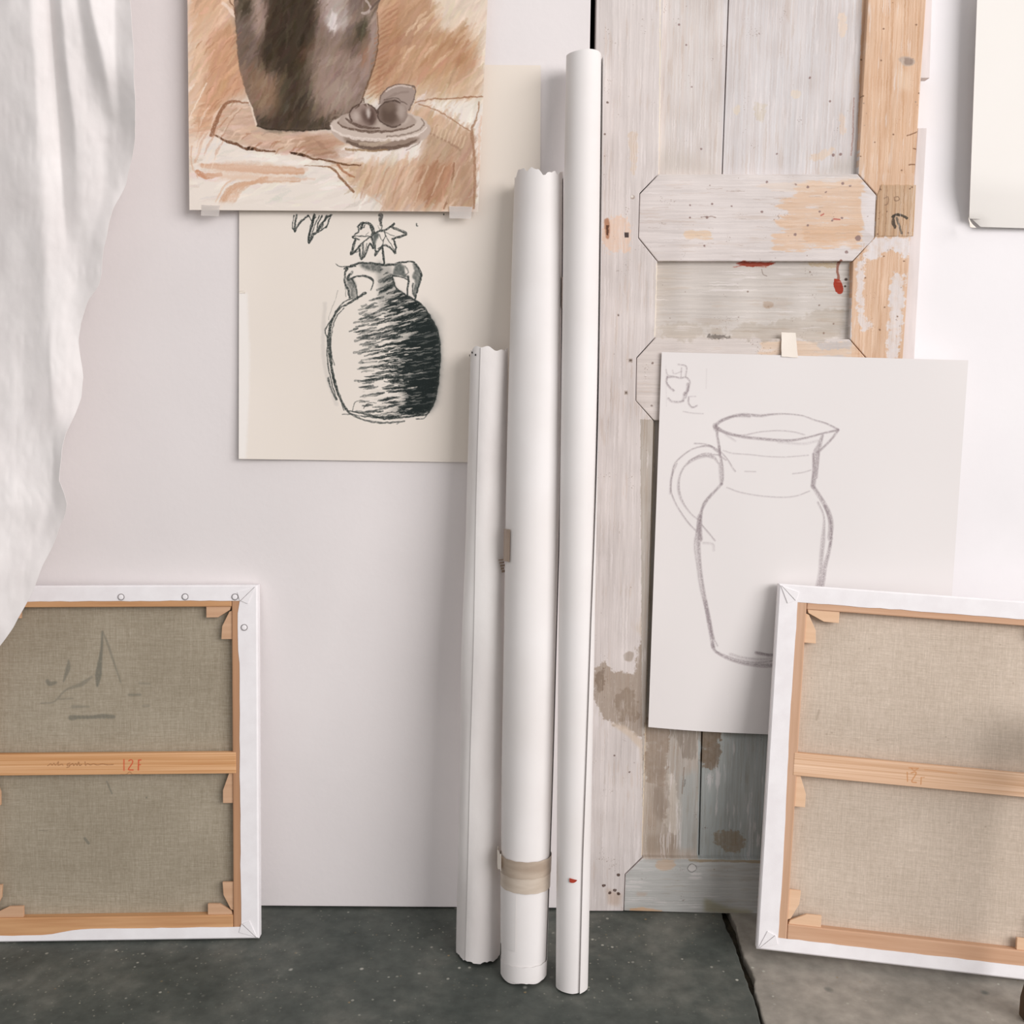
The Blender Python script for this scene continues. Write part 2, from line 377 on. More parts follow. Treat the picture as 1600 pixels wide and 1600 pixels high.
region(RAIL1, hz((219, 210, 206), 20)); region(RAIL2, hz((214, 204, 198), 22)); region(FRZ, hz((206, 198, 191), 22))
region(RAIL3, hz((188, 187, 183), 24))
# upper panel planks a touch greyer
region([(1034, -80), (1131, -80), (1127, 272), (1030, 272)], vt((213, 204, 199), 26))
region([(1133, -80), (1354, -80), (1341, 272), (1129, 272)], vt((214, 207, 205), 28))
# right stile: bare wood
RS = [(1353, -80), (1451, -80), (1447, 0), (1432, 300), (1427, 560), (1330, 560), (1330, 410), (1366, 372), (1369, 303), (1341, 272)]
region(RS, vt((218, 184, 156), 44))
region([(1366, 370), (1428, 370), (1427, 560), (1440, 900), (1300, 1440), (1290, 700), (1330, 560), (1332, 408)], vt((218, 185, 158), 40))
for i in range(26):                    # fine dark growth lines on the bare stile
    x = rng.uniform(1352, 1440); D.stroke([(x, -60), (x-3, 100), (x-6+rng.uniform(-2, 2), 270)], 0.9, (196, 150, 112), rng.uniform(.15, .5), grit=.3)
for i in range(16):
    x = rng.uniform(1345, 1424); D.stroke([(x, 380), (x-2, 470), (x-4+rng.uniform(-2, 2), 560)], 0.9, (196, 150, 112), rng.uniform(.15, .45), grit=.3)
# patch block
region(PATCH, vt((200, 168, 138), 44))
for i in range(9):
    x = 1374+i*6.2+rng.uniform(-2, 2); D.stroke([(x, 290), (x-1, 330), (x-3, 368)], 1.2, (140, 108, 84), rng.uniform(.2, .6), grit=.4)
W_ = (224, 216, 214)
# white paint remains on the lower right stile
D.fill([(1366, 371), (1425, 371), (1424, 402), (1405, 398), (1398, 388), (1380, 395), (1370, 402), (1345, 408), (1336, 412)], W_, .95, 1, edge=.8, nscale=5)
D.fill([(1395, 428), (1414, 425), (1412, 470), (1408, 510), (1402, 560), (1384, 562), (1388, 520), (1390, 460)], W_, .9, 1, edge=1.0, nscale=5)
D.fill([(1336, 410), (1352, 404), (1348, 440), (1350, 490), (1362, 510), (1350, 520), (1340, 500)], W_, .85, 1, edge=1.1, nscale=5)
D.fill([(1355, 395), (1372, 398), (1372, 402), (1355, 402)], W_, .7, 2)
# rail 1 bare patch
D.fill([(1240, 288), (1345, 282), (1350, 300), (1338, 310), (1350, 330), (1344, 385), (1210, 392), (1205, 368), (1230, 360), (1208, 340), (1240, 330), (1205, 318), (1245, 308)], (221, 189, 162), .85, 3, edge=1.3, nscale=3, streak='h', seed=5)
D.fill([(1250, 355), (1345, 350), (1340, 372), (1260, 378)], (214, 174, 140), .5, 2, edge=.9, nscale=3, streak='h', seed=8)
D.fill([(1345, 300), (1367, 306), (1364, 368), (1352, 360), (1345, 330)], W_, .9, 1)
D.fill([(1068, 360), (1108, 360), (1114, 372), (1072, 374)], (226, 200, 174), .9, 2, edge=1.0, nscale=3, streak='h')
D.fill([(1150, 290), (1345, 276), (1342, 288), (1250, 300)], (228, 206, 186), .4, 3, edge=1, nscale=3, streak='h', seed=9)
# sanded wood on rail 2
D.fill([(1190, 533), (1330, 534), (1340, 556), (1185, 553)], (226, 198, 172), .75, 2, edge=1, nscale=3, streak='h', seed=12)
D.fill([(1275, 535), (1330, 533), (1332, 545), (1280, 546)], (200, 192, 188), .9, 2, edge=.8, nscale=3)
# frieze dirt and red spots
D.fill([(1028, 500), (1140, 515), (1325, 480), (1326, 530), (1026, 527)], (184, 172, 158), .5, 8, edge=.8, nscale=14, seed=4)
D.fill([(1028, 410), (1060, 410), (1050, 470), (1028, 480)], (190, 178, 165), .45, 8)
D.fill([(1107, 521), (1140, 524), (1150, 527), (1108, 529)], (120, 112, 105), .8, 2, edge=.8, nscale=3)
D.fill([(1150, 411), (1160, 408), (1218, 408), (1205, 412), (1200, 417), (1172, 415)], (158, 66, 48), .95, 0, edge=.9, nscale=2, streak='h')
D.stroke([(1148, 416), (1175, 412), (1200, 410)], 1.6, (172, 88, 70), .7, grit=.4)
D.fill([(1260, 409), (1310, 410), (1308, 418), (1270, 414)], (190, 168, 136), .7, 1, edge=.9, nscale=2)
D.stroke([(1314, 408), (1311, 418), (1313, 434)], [5, 3.5, 4], (140, 88, 72), .85, grit=.2)
D.fill([(1306, 434), (1315, 436), (1320, 448), (1319, 457), (1311, 457), (1305, 446)], (164, 62, 44), 1, 0, curve=True)
D.dot(1325, 436, 2.2, (90, 75, 68)); D.dot(1323, 446, 1.5, (90, 75, 68))
for x, y in ((1268, 424), (1283, 476), (1305, 505), (1203, 478), (1170, 455), (1290, 520)): D.dot(x, y, 1.3, (140, 120, 108), .8)
D.stroke([(1192, 420), (1194, 427), (1200, 430)], 1.2, (140, 125, 115), .7)
D.fill([(1195, 470), (1210, 472), (1208, 480), (1196, 480)], (185, 165, 148), .8, 1, curve=True)
# wood patches on the upper planks
for p, c in (([(1312, 20), (1322, 16), (1326, 35), (1322, 54), (1314, 50)], (228, 208, 190)), ([(1270, 238), (1300, 230), (1308, 232), (1290, 246), (1270, 248)], (222, 202, 184)),
             ([(1238, 138), (1252, 140), (1250, 150), (1240, 149)], (224, 210, 194)), ([(1147, 165), (1156, 160), (1158, 172), (1150, 176)], (222, 208, 190)),
             ([(1180, 160), (1198, 158), (1196, 185), (1184, 182)], (212, 200, 184)), ([(1316, 170), (1324, 180), (1322, 210), (1314, 200)], (222, 202, 186)),
             ([(980, 210), (995, 208), (994, 260), (988, 275), (984, 240)], (214, 196, 180))):
    D.fill(p, c, .8, 2, curve=True, edge=.6, nscale=4)
D.fill([(1033, 235), (1060, 232), (1127, 262), (1129, 272), (1033, 272)], (196, 186, 176), .5, 8); D.fill([(1290, 262), (1340, 240), (1342, 272), (1270, 272)], (190, 182, 174), .6, 7)
D.stroke([(1337, 150), (1336, 200), (1333, 240)], 2.0, (160, 110, 96), .5, grit=.5)
# keyhole side of the left stile: pinkish bare patch with drips
D.fill([(942, 348), (955, 340), (972, 338), (984, 352), (984, 385), (976, 396), (968, 386), (962, 398), (955, 388), (952, 402), (946, 384), (940, 370)], (226, 200, 182), .95, 1, curve=True, edge=.7, nscale=3)
D.fill([(944, 342), (951, 342), (952, 370), (946, 369)], (170, 118, 88), .8, 1, curve=True); D.fill([(947, 352), (951, 352), (950, 368), (947, 367)], (90, 60, 45), .9)
D.fill([(975, 363), (982, 363), (982, 371), (976, 371)], (78, 66, 62), 1)
D.dot(988, 308, 3, (176, 160, 150)); D.dot(987, 307, 1.8, (226, 218, 210))
for x, y in ((985, 563), (978, 613)): D.fill([(x-3, y-3), (x+3, y-3), (x+3, y+3), (x-3, y+3)], (178, 164, 154), .9); D.dot(x, y, 1.6, (110, 96, 88))
for x, y in ((949, 160), (945, 209), (949, 160), (966, 492), (1019, 567), (1018, 634), (960, 1180), (983, 1206)): D.dot(x, y, 1.4, (130, 112, 104), .9)
D.stroke([(992, 210), (990, 240), (993, 265)], 2.5, (206, 186, 170), .6, grit=.4)
# brown damp stain low on the left stile
C3 = lambda L: [(900+x/3.2, 950+y/3.2) for x, y in L]
ST = (160, 143, 127)
D.fill(C3([(85, 310), (120, 280), (150, 262), (160, 300), (200, 320), (290, 335), (300, 300), (300, 200), (330, 160), (372, 90), (380, 700), (340, 660), (250, 600), (180, 580), (130, 540), (110, 480), (85, 465)]), ST, .95, 1, edge=.7, nscale=5, seed=2, noise=.35)
D.fill(C3([(235, 235), (265, 215), (290, 230), (275, 265), (245, 262)]), (172, 158, 146), .8, 1, curve=True)
D.fill(C3([(95, 340), (140, 290), (140, 400), (110, 430)]), (128, 110, 94), .6, 2, edge=.5, nscale=3)
D.fill(C3([(190, 440), (280, 380), (320, 560), (220, 570)]), (138, 120, 103), .5, 4, edge=.5, nscale=5)
for i in range(14):
    x = rng.uniform(110, 350); D.stroke(C3([(x, 350+rng.uniform(0, 60)), (x+rng.uniform(-5, 5), 540)]), 1.1, (200, 188, 174), rng.uniform(.2, .5), grit=.5)
D.fill(C3([(160, 570), (250, 590), (330, 660), (335, 900), (318, 700), (240, 625)]), (214, 196, 178), .8, 2)
D.fill(C3([(300, 100), (340, 0), (372, 0), (372, 110), (330, 150)]), (206, 190, 172), .7, 3)
# lower planks
region([(1000, 655), (1097, 655), (1091, 1342), (1004, 1342)], vt((186, 176, 166), 40))
region([(1097, 655), (1324, 655), (1298, 1347), (1091, 1342)], vt((170, 173, 170), 34))
D.fill(C3([(345, 560), (470, 590), (460, 800), (440, 900), (350, 880)]), (150, 132, 116), .75, 5, edge=.5, nscale=6)
D.fill(C3([(470, 600), (625, 600), (600, 780), (540, 760), (480, 640)]), (146, 134, 122), .75, 5, edge=.9, nscale=4, streak='v')
D.fill(C3([(345, 880), (470, 860), (520, 1250), (345, 1250)]), (176, 160, 146), .6, 6)
D.fill(C3([(380, 920), (430, 900), (450, 1000), (440, 1080), (395, 1040)]), (146, 130, 116), .6, 4, curve=True); D.fill(C3([(345, 1150), (510, 1150), (500, 1245), (345, 1245)]), (156, 140, 124), .6, 5)
D.fill(C3([(455, 820), (500, 860), (520, 1100), (480, 1140), (440, 1080), (470, 980)]), (214, 204, 192), .6, 4, curve=True, edge=.4)
D.fill(C3([(525, 860), (610, 820), (605, 1220), (520, 1220)]), (178, 182, 180), .7, 5)
D.fill(C3([(628, 610), (735, 600), (722, 660), (735, 730), (720, 790), (690, 820), (655, 810), (628, 790)]), (132, 116, 100), .95, 1, curve=False, edge=.5, nscale=5)
D.fill(C3([(740, 600), (960, 600), (960, 650), (745, 650)]), (126, 126, 120), .8, 3)
D.fill(C3([(640, 820), (720, 830), (740, 700), (760, 700), (760, 1240), (620, 1240)]), (176, 180, 177), .6, 7)
D.fill(C3([(690, 1150), (740, 1125), (830, 1135), (850, 1200), (800, 1235), (720, 1205)]), (148, 132, 112), .7, 2, curve=True, edge=.5, nscale=4)
D.stroke(C3([(545, 810), (540, 870), (535, 940)]), 2, (140, 120, 105), .6, grit=.4); D.stroke(C3([(550, 870), (545, 905)]), 1.5, (90, 80, 70), .6)
for i in range(20):
    x = rng.uniform(1005, 1300); D.stroke([(x, 1100), (x-2, 1200), (x-6, 1340)], 1.0, (196, 196, 192), rng.uniform(.1, .35), grit=.6)
# bottom rail
D.fill(C3([(385, 1258), (500, 1262), (485, 1300), (420, 1310)]), (198, 172, 148), .7, 4, edge=.7, nscale=4, streak='h')
D.fill(C3([(270, 1502), (330, 1495), (430, 1512), (430, 1525), (265, 1525)]), (206, 172, 140), .9, 1)
D.fill(C3([(305, 1420), (355, 1422), (350, 1440), (300, 1438)]), (186, 168, 154), .7, 2)
D.fill(C3([(560, 1255), (920, 1262), (920, 1276), (565, 1266)]), (160, 140, 112), .7, 1, edge=.8, nscale=3, streak='h')
D.fill(C3([(640, 1450), (760, 1495), (880, 1512), (880, 1535), (640, 1520)]), (150, 142, 112), .6, 3)
for r_, c_ in ((7.5, (140, 136, 132)), (6.2, (206, 202, 198))): D.dot(1081, 1356, r_, c_)
# nail holes at the foot of the left stile
D.fill(C3([(150, 1400), (230, 1430), (215, 1490), (160, 1480)]), (198, 176, 160), .7, 3)
for x, y in ((210, 1333), (138, 1387), (193, 1410), (168, 1424), (211, 1427)): D.dot(900+x/3.2, 950+y/3.2, 2.6, (92, 74, 66)); 
# knots and nails in the right stile
D.fill([(1403, 92), (1412, 88), (1428, 92), (1428, 100), (1415, 103), (1408, 98)], (188, 170, 156), .9, 1, curve=True); D.fill([(1412, 90), (1426, 92), (1424, 100), (1414, 100)], (150, 130, 118), .8, 1, curve=True)
D.fill([(1398, 108), (1418, 112), (1422, 140), (1404, 138)], (234, 210, 186), .5, 4, curve=True)
for a_, b_ in (((1417, 212), (1436, 204)), ((1420, 257), (1434, 257)), ((1427, 232), (1435, 234))): D.stroke([a_, b_], 1.5, (128, 92, 68), .9)
for x, y in ((1431, 38), (1376, 94), (1344, 244), (1366, 222), (1395, 210), (1408, 266), (1375, 296), (1424, 292), (1421, 295), (1385, 330), (1370, 366), (1418, 364), (1381, 400), (1412, 408), (1352, 434), (1382, 480), (1402, 494), (1374, 515), (1435, 145), (1348, 150), (1380, 45), (1349, 90)):
    D.dot(x, y, 1.1, (122, 92, 72), .8)
D.stroke([(1394, 338), (1400, 335), (1412, 338), (1416, 341)], 3.5, (62, 56, 48), .9, grit=.3); D.stroke([(1396, 338), (1394, 348), (1398, 356), (1396, 344)], 3.0, (70, 62, 54), .85, grit=.3)
D.stroke([(1400, 340), (1404, 352), (1408, 364)], 3, (96, 90, 82), .8, grit=.3)
D.stroke([(1381, 310), (1387, 308), (1386, 318), (1382, 320)], 1.2, (130, 104, 84), .8); D.stroke([(1396, 308), (1402, 307), (1404, 312), (1398, 314), (1396, 308)], 1.2, (130, 104, 84), .8)
D.fill([(1447, 30), (1452, 10), (1456, 12), (1452, 32)], (190, 140, 124), .6, 1)
# specks all over rail 1 and the stiles
for x, y, r_ in ((1340, 372, 4), (1322, 394, 2.5), (1198, 284, 1.5), (1243, 288, 1.5), (1262, 292, 2), (1316, 286, 2), (1328, 290, 1.5), (1112, 318, 1.5), (1104, 339, 2), (1078, 320, 1.3), (1078, 340, 1.3), (1242, 366, 2.2), (1280, 330, 1.5), (1300, 344, 1.5), (1262, 352, 1.5), (1290, 300, 1.3), (1100, 384, 1.5), (1315, 340, 1.5), (1143, 322, 1.2), (1190, 331, 1.6), (1305, 240, 2), (1316, 239, 2), (1300, 155, 1.5), (1268, 118, 1.6), (1062, 35, 1.5), (1074, 67, 1.2), (1082, 133, 1.2), (1097, 230, 1.4), (1216, 238, 1.4)):
    D.dot(x, y, r_, (142, 118, 114), .85)
D.stroke([(1095, 339), (1110, 338), (1118, 340)], 1.6, (150, 128, 118), .7, grit=.5)
for a_, b_ in (((1302, 342), (1312, 343)), ((1282, 336), (1286, 334))): D.stroke([a_, b_], 2, (186, 96, 84), .8)
for i in range(70):
    x = rng.uniform(935, 1440); y = rng.uniform(0, 1420); D.dot(x, y, rng.uniform(.5, 1.0), (150, 130, 120), rng.uniform(.3, .8))
for i in range(50):
    x = rng.uniform(1010, 1330); y = rng.uniform(280, 400); l = rng.uniform(6, 30); D.stroke([(x, y), (x+l, y+rng.uniform(-1, 1))], 0.8, (176, 158, 148), rng.uniform(.2, .6), grit=.5)
# thin cream bead lines on inner stile edges
D.stroke([(1031.5, -80), (1030, 270)], 1.6, (240, 228, 208), .9); D.stroke([(1026, 412), (1023, 525)], 1.6, (240, 228, 208), .8); D.stroke([(1023, 662), (1003, 1336)], 2.0, (226, 208, 180), .8)
D.stroke([(1424.5, 372), (1418, 560)], 2.5, (240, 226, 208), .7)
# grain and wear over everything: paint rubbed thin along the grain, residue on bare wood
hm = np.zeros((D.H, D.W), np.float32)
for pl in (RAIL1, RAIL2, RAIL3, FRZ):
    m_, a_, b_, c_, d_ = D.mask(pl); hm[a_:b_, c_:d_] = np.maximum(hm[a_:b_, c_:d_], m_)
gg = np.where(hm > .5, grain(D.H, D.W, False, 215), grain(D.H, D.W, True, 211))
fv = np.where(hm > .5, vnoise(D.H, D.W, 2.4, 46, 301)*.6+vnoise(D.H, D.W, 14, 90, 302)*.4, vnoise(D.H, D.W, 46, 2.4, 303)*.6+vnoise(D.H, D.W, 90, 14, 304)*.4)
patchy = vnoise(D.H, D.W, 70, 60, 305)
worn = np.clip((fv+patchy*.35-.86)*7, 0, 1)[..., None]*.38
D.im = D.im*(1-worn)+(D.im*np.array([.93, .885, .84]))*worn
pale = np.clip((1-fv+(1-patchy)*.3-.86)*7, 0, 1)[..., None]*.5
D.im = D.im*(1-pale)+np.array([232, 224, 222], np.float32)*pale
D.im += (gg*20)[..., None]
sp_ = vnoise(D.H, D.W, 2.2, 2.2, 306)*vnoise(D.H, D.W, 30, 30, 307); D.im[sp_ > .80] *= np.array([.82, .78, .76])
D.wamp = 0.5
M['door'] = mat_tex('weathered_door_paint', D.image('door_map', 1.0), rough=0.75, bump=0.3, bscale=120, bdist=0.0008)
door = empty('old_panel_door', (float((dxl+dxr)/2), 0.0, 0.0))
tag(door, 'tall weathered panelled door, whitewashed with bare pine right stile, standing against the wall', 'door')
TOP = 2.05
def dp(name, pts, a=DY, b=DY+0.034, lab=None, bev=0.0012):
    q = [p if len(p) == 3 else tuple(PY(p[0], p[1], DY)[[0, 2]]) for p in pts]
    q = [(p[0], p[1]) if len(p) == 2 else (p[0], p[2]) for p in q]
    me_ = prism(name, q, a, b, M['door'], door, tex=D, bev=bev, world=True)
    if lab: me_['label'] = lab
    return me_
def W3(px, py, z): x = float(PY(px, py, DY)[0]); return (x, 0, z)
g = 0.9      # joint half gap in photograph pixels
dp('stile', [W3(932, 0, TOP), W3(932, 0, 0.002), (974-g+1, 1423.6), (977-g, 1366), (1004-g, 1340-g), (1022-g, 657+g), (994-g, 626), (995-g, 560-g), (1025-g, 527-g), (1028-g, 408+g), (998-g, 371+g), (1000-g, 303-g), (1030-g, 272-g), W3(1030.5, 272, TOP)], lab='whitewashed left stile with a brown damp stain near its foot')
dp('stile', [W3(1447, 0, TOP), W3(1340.5, 272, TOP), (1340+g, 272-g), (1369+g, 304-g), (1366+g, 371), (1332+g, 408+g), (1327+g, 530-g), (1355+g, 562-g), (1353+g, 628), (1322+g, 660+g), (1298+g, 1345-g), (1332+g, 1376), W3(1330+g, 1432, 0.002)] + [W3(1447, 0, 0.002)], lab='bare pine right stile with knots and nail holes')
dp('rail', RAIL1, lab='octagonal-ended cross rail, paint worn to bare wood at right')
dp('rail', RAIL2); dp('rail', RAIL3)
tr = [W3(1031, 0, TOP), W3(1031, 0, TOP-0.13), W3(1340, 272, TOP-0.13), W3(1340, 272, TOP)]
dp('rail', tr)
dp('repair_block', [(1370+g, 305), (1377, 289), (1431, 289), (1427, 369), (1368, 369)], a=DY-0.0010, b=DY+0.004, bev=0.0006, lab='brown wooden patch let into the right stile with nails and a dark lock hole')
RB = DY+0.011; RB2 = DY+0.024
def rp(px, py): x, z = PY(px, py, RB)[[0, 2]]; return (float(x), float(z))
def plank(pts):
    q = [rp(*p) if len(p) == 2 else (p[0], p[2]) for p in pts]
    return prism('panel_board', q, RB, RB2, M['door'], door, tex=D, bev=0.0008, world=True)
def R3(px, py, z): return (float(PY(px, py, RB)[0]), 0, z)
plank([R3(1018, 272, 1.95), (1016, 290), (1127, 290), R3(1127, 270, 1.95)])
plank([R3(1129, 270, 1.95), (1128.6, 290), (1352, 290), R3(1352, 290, 1.95)])
plank([(1012, 395), (1345, 395), (1342, 545), (1010, 540)])
plank([(1008, 640), (1108, 640), (1090.5, 1360), (988, 1360)])
plank([(1110.5, 640), (1240, 640), (1214, 1362), (1092.5, 1360)])
plank([(1242, 640), (1345, 645), (1318, 1365), (1216, 1362)])
# rebated edge strips, set back along the right side
def strip(pts, lab=None):
    q = [tuple(PY(p[0], p[1], DY+0.014)[[0, 2]]) for p in pts]
    o = prism('edge_strip', q, DY+0.014, DY+0.034, M['strip'], door, bev=0.001, world=True)
M['strip'] = mat_noise('edge_paint', (214, 206, 204), (230, 220, 218), 12, stretch=(4, 1, .6), bump=.3, bscale=80)
strip([(1440, -300), (1466, -300), (1453, 122), (1432, 122)]); strip([(1434, 200), (1448.5, 200), (1429, 556), (1412, 900), (1400, 1425), (1380, 1425), (1400, 700)])

# ------------------------------------------------------------------ sheets of paper
def sheet(name, corners, y0, tex, m, disp, nu=26, nv=34, thick=0.0006, edge=None, parent=None):
    """corners TL,TR,BR,BL in photograph pixels; disp(u,v) = distance off the wall plane in metres (u right, v down)"""
    TL, TR, BR, BL = [np.array(c, float) for c in corners]
    V = []; U = []
    for j in range(nv+1):
        for i in range(nu+1):
            u = i/nu; v_ = j/nv
            p = (TL*(1-u)+TR*u)*(1-v_)+(BL*(1-u)+BR*u)*v_
            if edge: p = p+np.array(edge(u, v_))
            b_ = PY(p[0], p[1], y0); V.append(PY(p[0], p[1], y0-disp(u, v_)))
            U.append(tex.uvxz(b_[0], b_[2]) if tex else (u, 1-v_))
    F = [(j*(nu+1)+i, (j+1)*(nu+1)+i, (j+1)*(nu+1)+i+1, j*(nu+1)+i+1) for j in range(nv) for i in range(nu)]
    me = pymesh(name, V, F, U); o = link(name, me, m, parent, smooth=True, world=bool(parent)); solid(o, thick, -1.0)
    return o
def tape_piece(quad, y, m, parent, lab=None, name='tape'):
    V = []
    q = np.array(quad, float)
    n = 6
    for j in range(n+1):
        for i in range(n+1):
            u = i/n; v_ = j/n; p = (q[0]*(1-u)+q[1]*u)*(1-v_)+(q[3]*(1-u)+q[2]*u)*v_
            p = p+(rng.rand(2)-.5)*0.5*(1 if i in (0, n) or j in (0, n) else 0)
            V.append(PY(p[0], p[1], (y[0]*(1-v_)+y[1]*v_)-0.0004*math.sin(5*u+7*v_)))
    F = [(j*(n+1)+i, (j+1)*(n+1)+i, (j+1)*(n+1)+i+1, j*(n+1)+i+1) for j in range(n) for i in range(n)]
    o = link(name, pymesh(name, V, F), m, parent, smooth=True, world=True); solid(o, 0.0002, -1.0)
    if lab: o['label'] = lab
    return o
def bounds(c, y):
    p = PY(np.array([q[0] for q in c], float), np.array([q[1] for q in c], float), y)
    return p[:, 0].min()-0.004, p[:, 0].max()+0.004, p[:, 2].min()-0.004, p[:, 2].max()+0.004

# --- charcoal amphora
AC = [(374, 98), (845, 102), (842, 724), (373, 717)]
x0, x1, z0, z1 = bounds(AC, -0.002)
A = Tex(x0, x1, z0, z1, -0.002, (229, 220, 210), res=1900)
A.im += ((vnoise(A.H, A.W, 200, 160, 31)-.5)*5)[..., None]
A.fill([(372, 456), (386, 456), (390, 560), (388, 640), (384, 717), (372, 717)], (236, 231, 226), .9, 2)
A.fill([(640, 300), (850, 300), (850, 90), (640, 90)], (228, 217, 204), .6, 20)
INK = (44, 50, 48); CH = (62, 64, 62)
Z5 = lambda L: [(500+x/8, 330+y/8) for x, y in L]
Z6 = lambda L: [(500+x/8, 480+y/8) for x, y in L]
Z2 = lambda L: [(360+x/3.636, 320+y/3.636) for x, y in L]
def ink(L, w_=1.6, a=.9, col=INK, g_=.6): A.stroke(L, np.array(w_)*1.15 if np.ndim(w_) else w_*1.2, col, a, grit=g_*.85, soft=0.9)
# soft smudges
A.fill(Z2([(1080, 520), (1200, 640), (1215, 900), (1190, 1130), (1120, 1200), (1150, 800)]), (150, 148, 144), .35, 5)
A.stroke(Z2([(535, 560), (525, 800), (545, 960), (600, 1130)]), 6, (180, 174, 168), .3, soft=3)
# upper left leaf
ink(Z2([(375, 55), (368, 100), (362, 150), (385, 110), (410, 85), (440, 60)]), 2.2); ink(Z2([(362, 150), (352, 120), (360, 60)]), 1.2)
ink(Z2([(475, 55), (465, 110), (445, 170), (445, 215), (470, 170), (492, 150), (510, 120), (545, 75), (572, 55)]), 2.6); ink(Z2([(445, 215), (455, 130), (478, 60)]), 3.0, .7); ink(Z2([(520, 60), (500, 100), (492, 150), (510, 145), (545, 118), (570, 60)]), 1.8)
ink(Z2([(440, 60), (462, 90), (485, 70)]), 1.4); ink(Z2([(505, 60), (480, 110), (460, 180)]), 1.2); ink(Z2([(545, 60), (528, 100), (515, 130)]), 2.2, .7)
# stem
A.stroke(Z5([(755, 50), (755, 110), (760, 170)]), [7, 5, 3], (70, 70, 68), .8, grit=.6); ink(Z5([(760, 110), (765, 200), (740, 250)]), 1.2, .7)
ink(Z5([(725, 180), (745, 260)]), 1, .4); ink(Z5([(775, 440), (790, 520), (800, 640)]), 2.4); ink(Z5([(785, 460), (780, 560), (800, 650)]), 1.2)
# left leaf
ink(Z5([(460, 190), (520, 150), (600, 150), (640, 190), (660, 260), (650, 300)]), [2, 2.5, 3.5, 5, 4, 2.5]); ink(Z5([(520, 160), (500, 220), (470, 200), (480, 250), (430, 290), (400, 320), (440, 340), (485, 350)]), 1.8)
ink(Z5([(540, 140), (525, 190), (510, 215)]), 2.2); ink(Z5([(560, 170), (545, 200), (500, 190)]), 1.2)
ink(Z5([(440, 350), (410, 430), (385, 540), (450, 480), (500, 430)]), 2.2); ink(Z5([(450, 360), (420, 450), (400, 520)]), 1.2); ink(Z5([(490, 440), (495, 540), (515, 600), (560, 540), (600, 440), (625, 400), (665, 460), (660, 380), (640, 320)]), 2.2)
ink(Z5([(640, 310), (560, 370), (490, 430)]), 1.2); ink(Z5([(400, 310), (520, 310), (650, 315)]), 1.1); ink(Z5([(530, 400), (530, 500), (520, 590)]), 2.2, .7); ink(Z5([(580, 400), (560, 480), (525, 580)]), 1.2, .7)
ink(Z5([(640, 420), (660, 460)]), 2.5); ink(Z5([(600, 260), (570, 300)]), .8, .5); ink(Z5([(470, 470), (440, 510), (470, 500)]), 1, .6)
# centre mass and right leaf
A.fill(Z5([(665, 270), (700, 265), (745, 290), (715, 340), (690, 400), (685, 480), (672, 470), (668, 400), (660, 330)]), (50, 58, 56), .85, 1, noise=.3, nscale=2)
ink(Z5([(665, 275), (740, 250), (810, 230), (880, 190), (925, 155)]), 2.6); ink(Z5([(880, 195), (950, 225), (1040, 265), (1070, 285), (1010, 310), (950, 325), (900, 345)]), 2.4); ink(Z5([(900, 200), (970, 215), (1065, 255), (1075, 290)]), 1.1, .6)
ink(Z5([(915, 350), (940, 430), (948, 520)]), 1.6); ink(Z5([(930, 520), (880, 460), (825, 425), (790, 430), (740, 480), (680, 555), (700, 500)]), 2.0); ink(Z5([(795, 250), (840, 340), (900, 440), (935, 510)]), 1.1, .8); ink(Z5([(740, 290), (780, 370), (820, 300)]), 1.1, .7)
ink(Z5([(790, 350), (775, 430), (720, 470)]), 1.2, .8); ink(Z5([(810, 260), (870, 290), (930, 300)]), 1, .6); ink(Z5([(690, 420), (690, 500), (720, 500)]), 1.5); ink(Z5([(930, 380), (945, 440), (935, 500)]), 2, .7)
ink(Z5([(1200, 155), (1205, 180), (1220, 190)]), 1.5); A.dot(692.5, 334.5, 1.3, INK, .8)
# neck, lip, handles
ink(Z5([(190, 655), (240, 685), (340, 690), (420, 665), (480, 650), (600, 645), (740, 665), (900, 665), (1000, 640), (1140, 630), (1190, 660), (1240, 730), (1265, 800)]), [.8, 1, 1.5, 2, 3, 3, 3, 2.5, 2, 2.5, 3, 3])
ink(Z5([(300, 720), (380, 690), (440, 680)]), 2); ink(Z5([(340, 715), (310, 760), (305, 860), (320, 930), (350, 990), (365, 1080)]), 2.4); ink(Z5([(365, 780), (350, 850), (395, 835), (470, 810), (560, 810), (650, 850), (660, 900), (630, 985)]), [3, 3, 2, 2, 3, 3, 1.4, 1.4])
A.fill(Z5([(330, 830), (400, 840), (440, 900), (440, 980), (455, 1060), (460, 1100), (375, 1090), (365, 1000), (330, 930)]), (52, 58, 56), .9, 2, noise=.8, nscale=3)
ink(Z5([(395, 850), (440, 930), (455, 1010), (465, 1095)]), 2, .7); ink(Z5([(340, 830), (380, 780), (400, 760)]), 3.5, .5)
A.fill(Z5([(470, 650), (640, 650), (760, 680), (760, 760), (690, 760), (600, 740), (520, 700)]), (46, 52, 50), .9, 2, noise=.7, nscale=3)
A.fill(Z5([(930, 670), (1000, 650), (1050, 680), (1060, 780), (1110, 820), (1060, 830), (1000, 800), (900, 800)]), (48, 56, 54), .85, 1, noise=.45, nscale=3)
A.fill(Z5([(1150, 640), (1200, 670), (1265, 790), (1240, 900), (1190, 1060), (1150, 1040), (1180, 920), (1180, 860), (1140, 820), (1180, 740)]), (48, 56, 54), .8, 1, noise=.55, nscale=3)
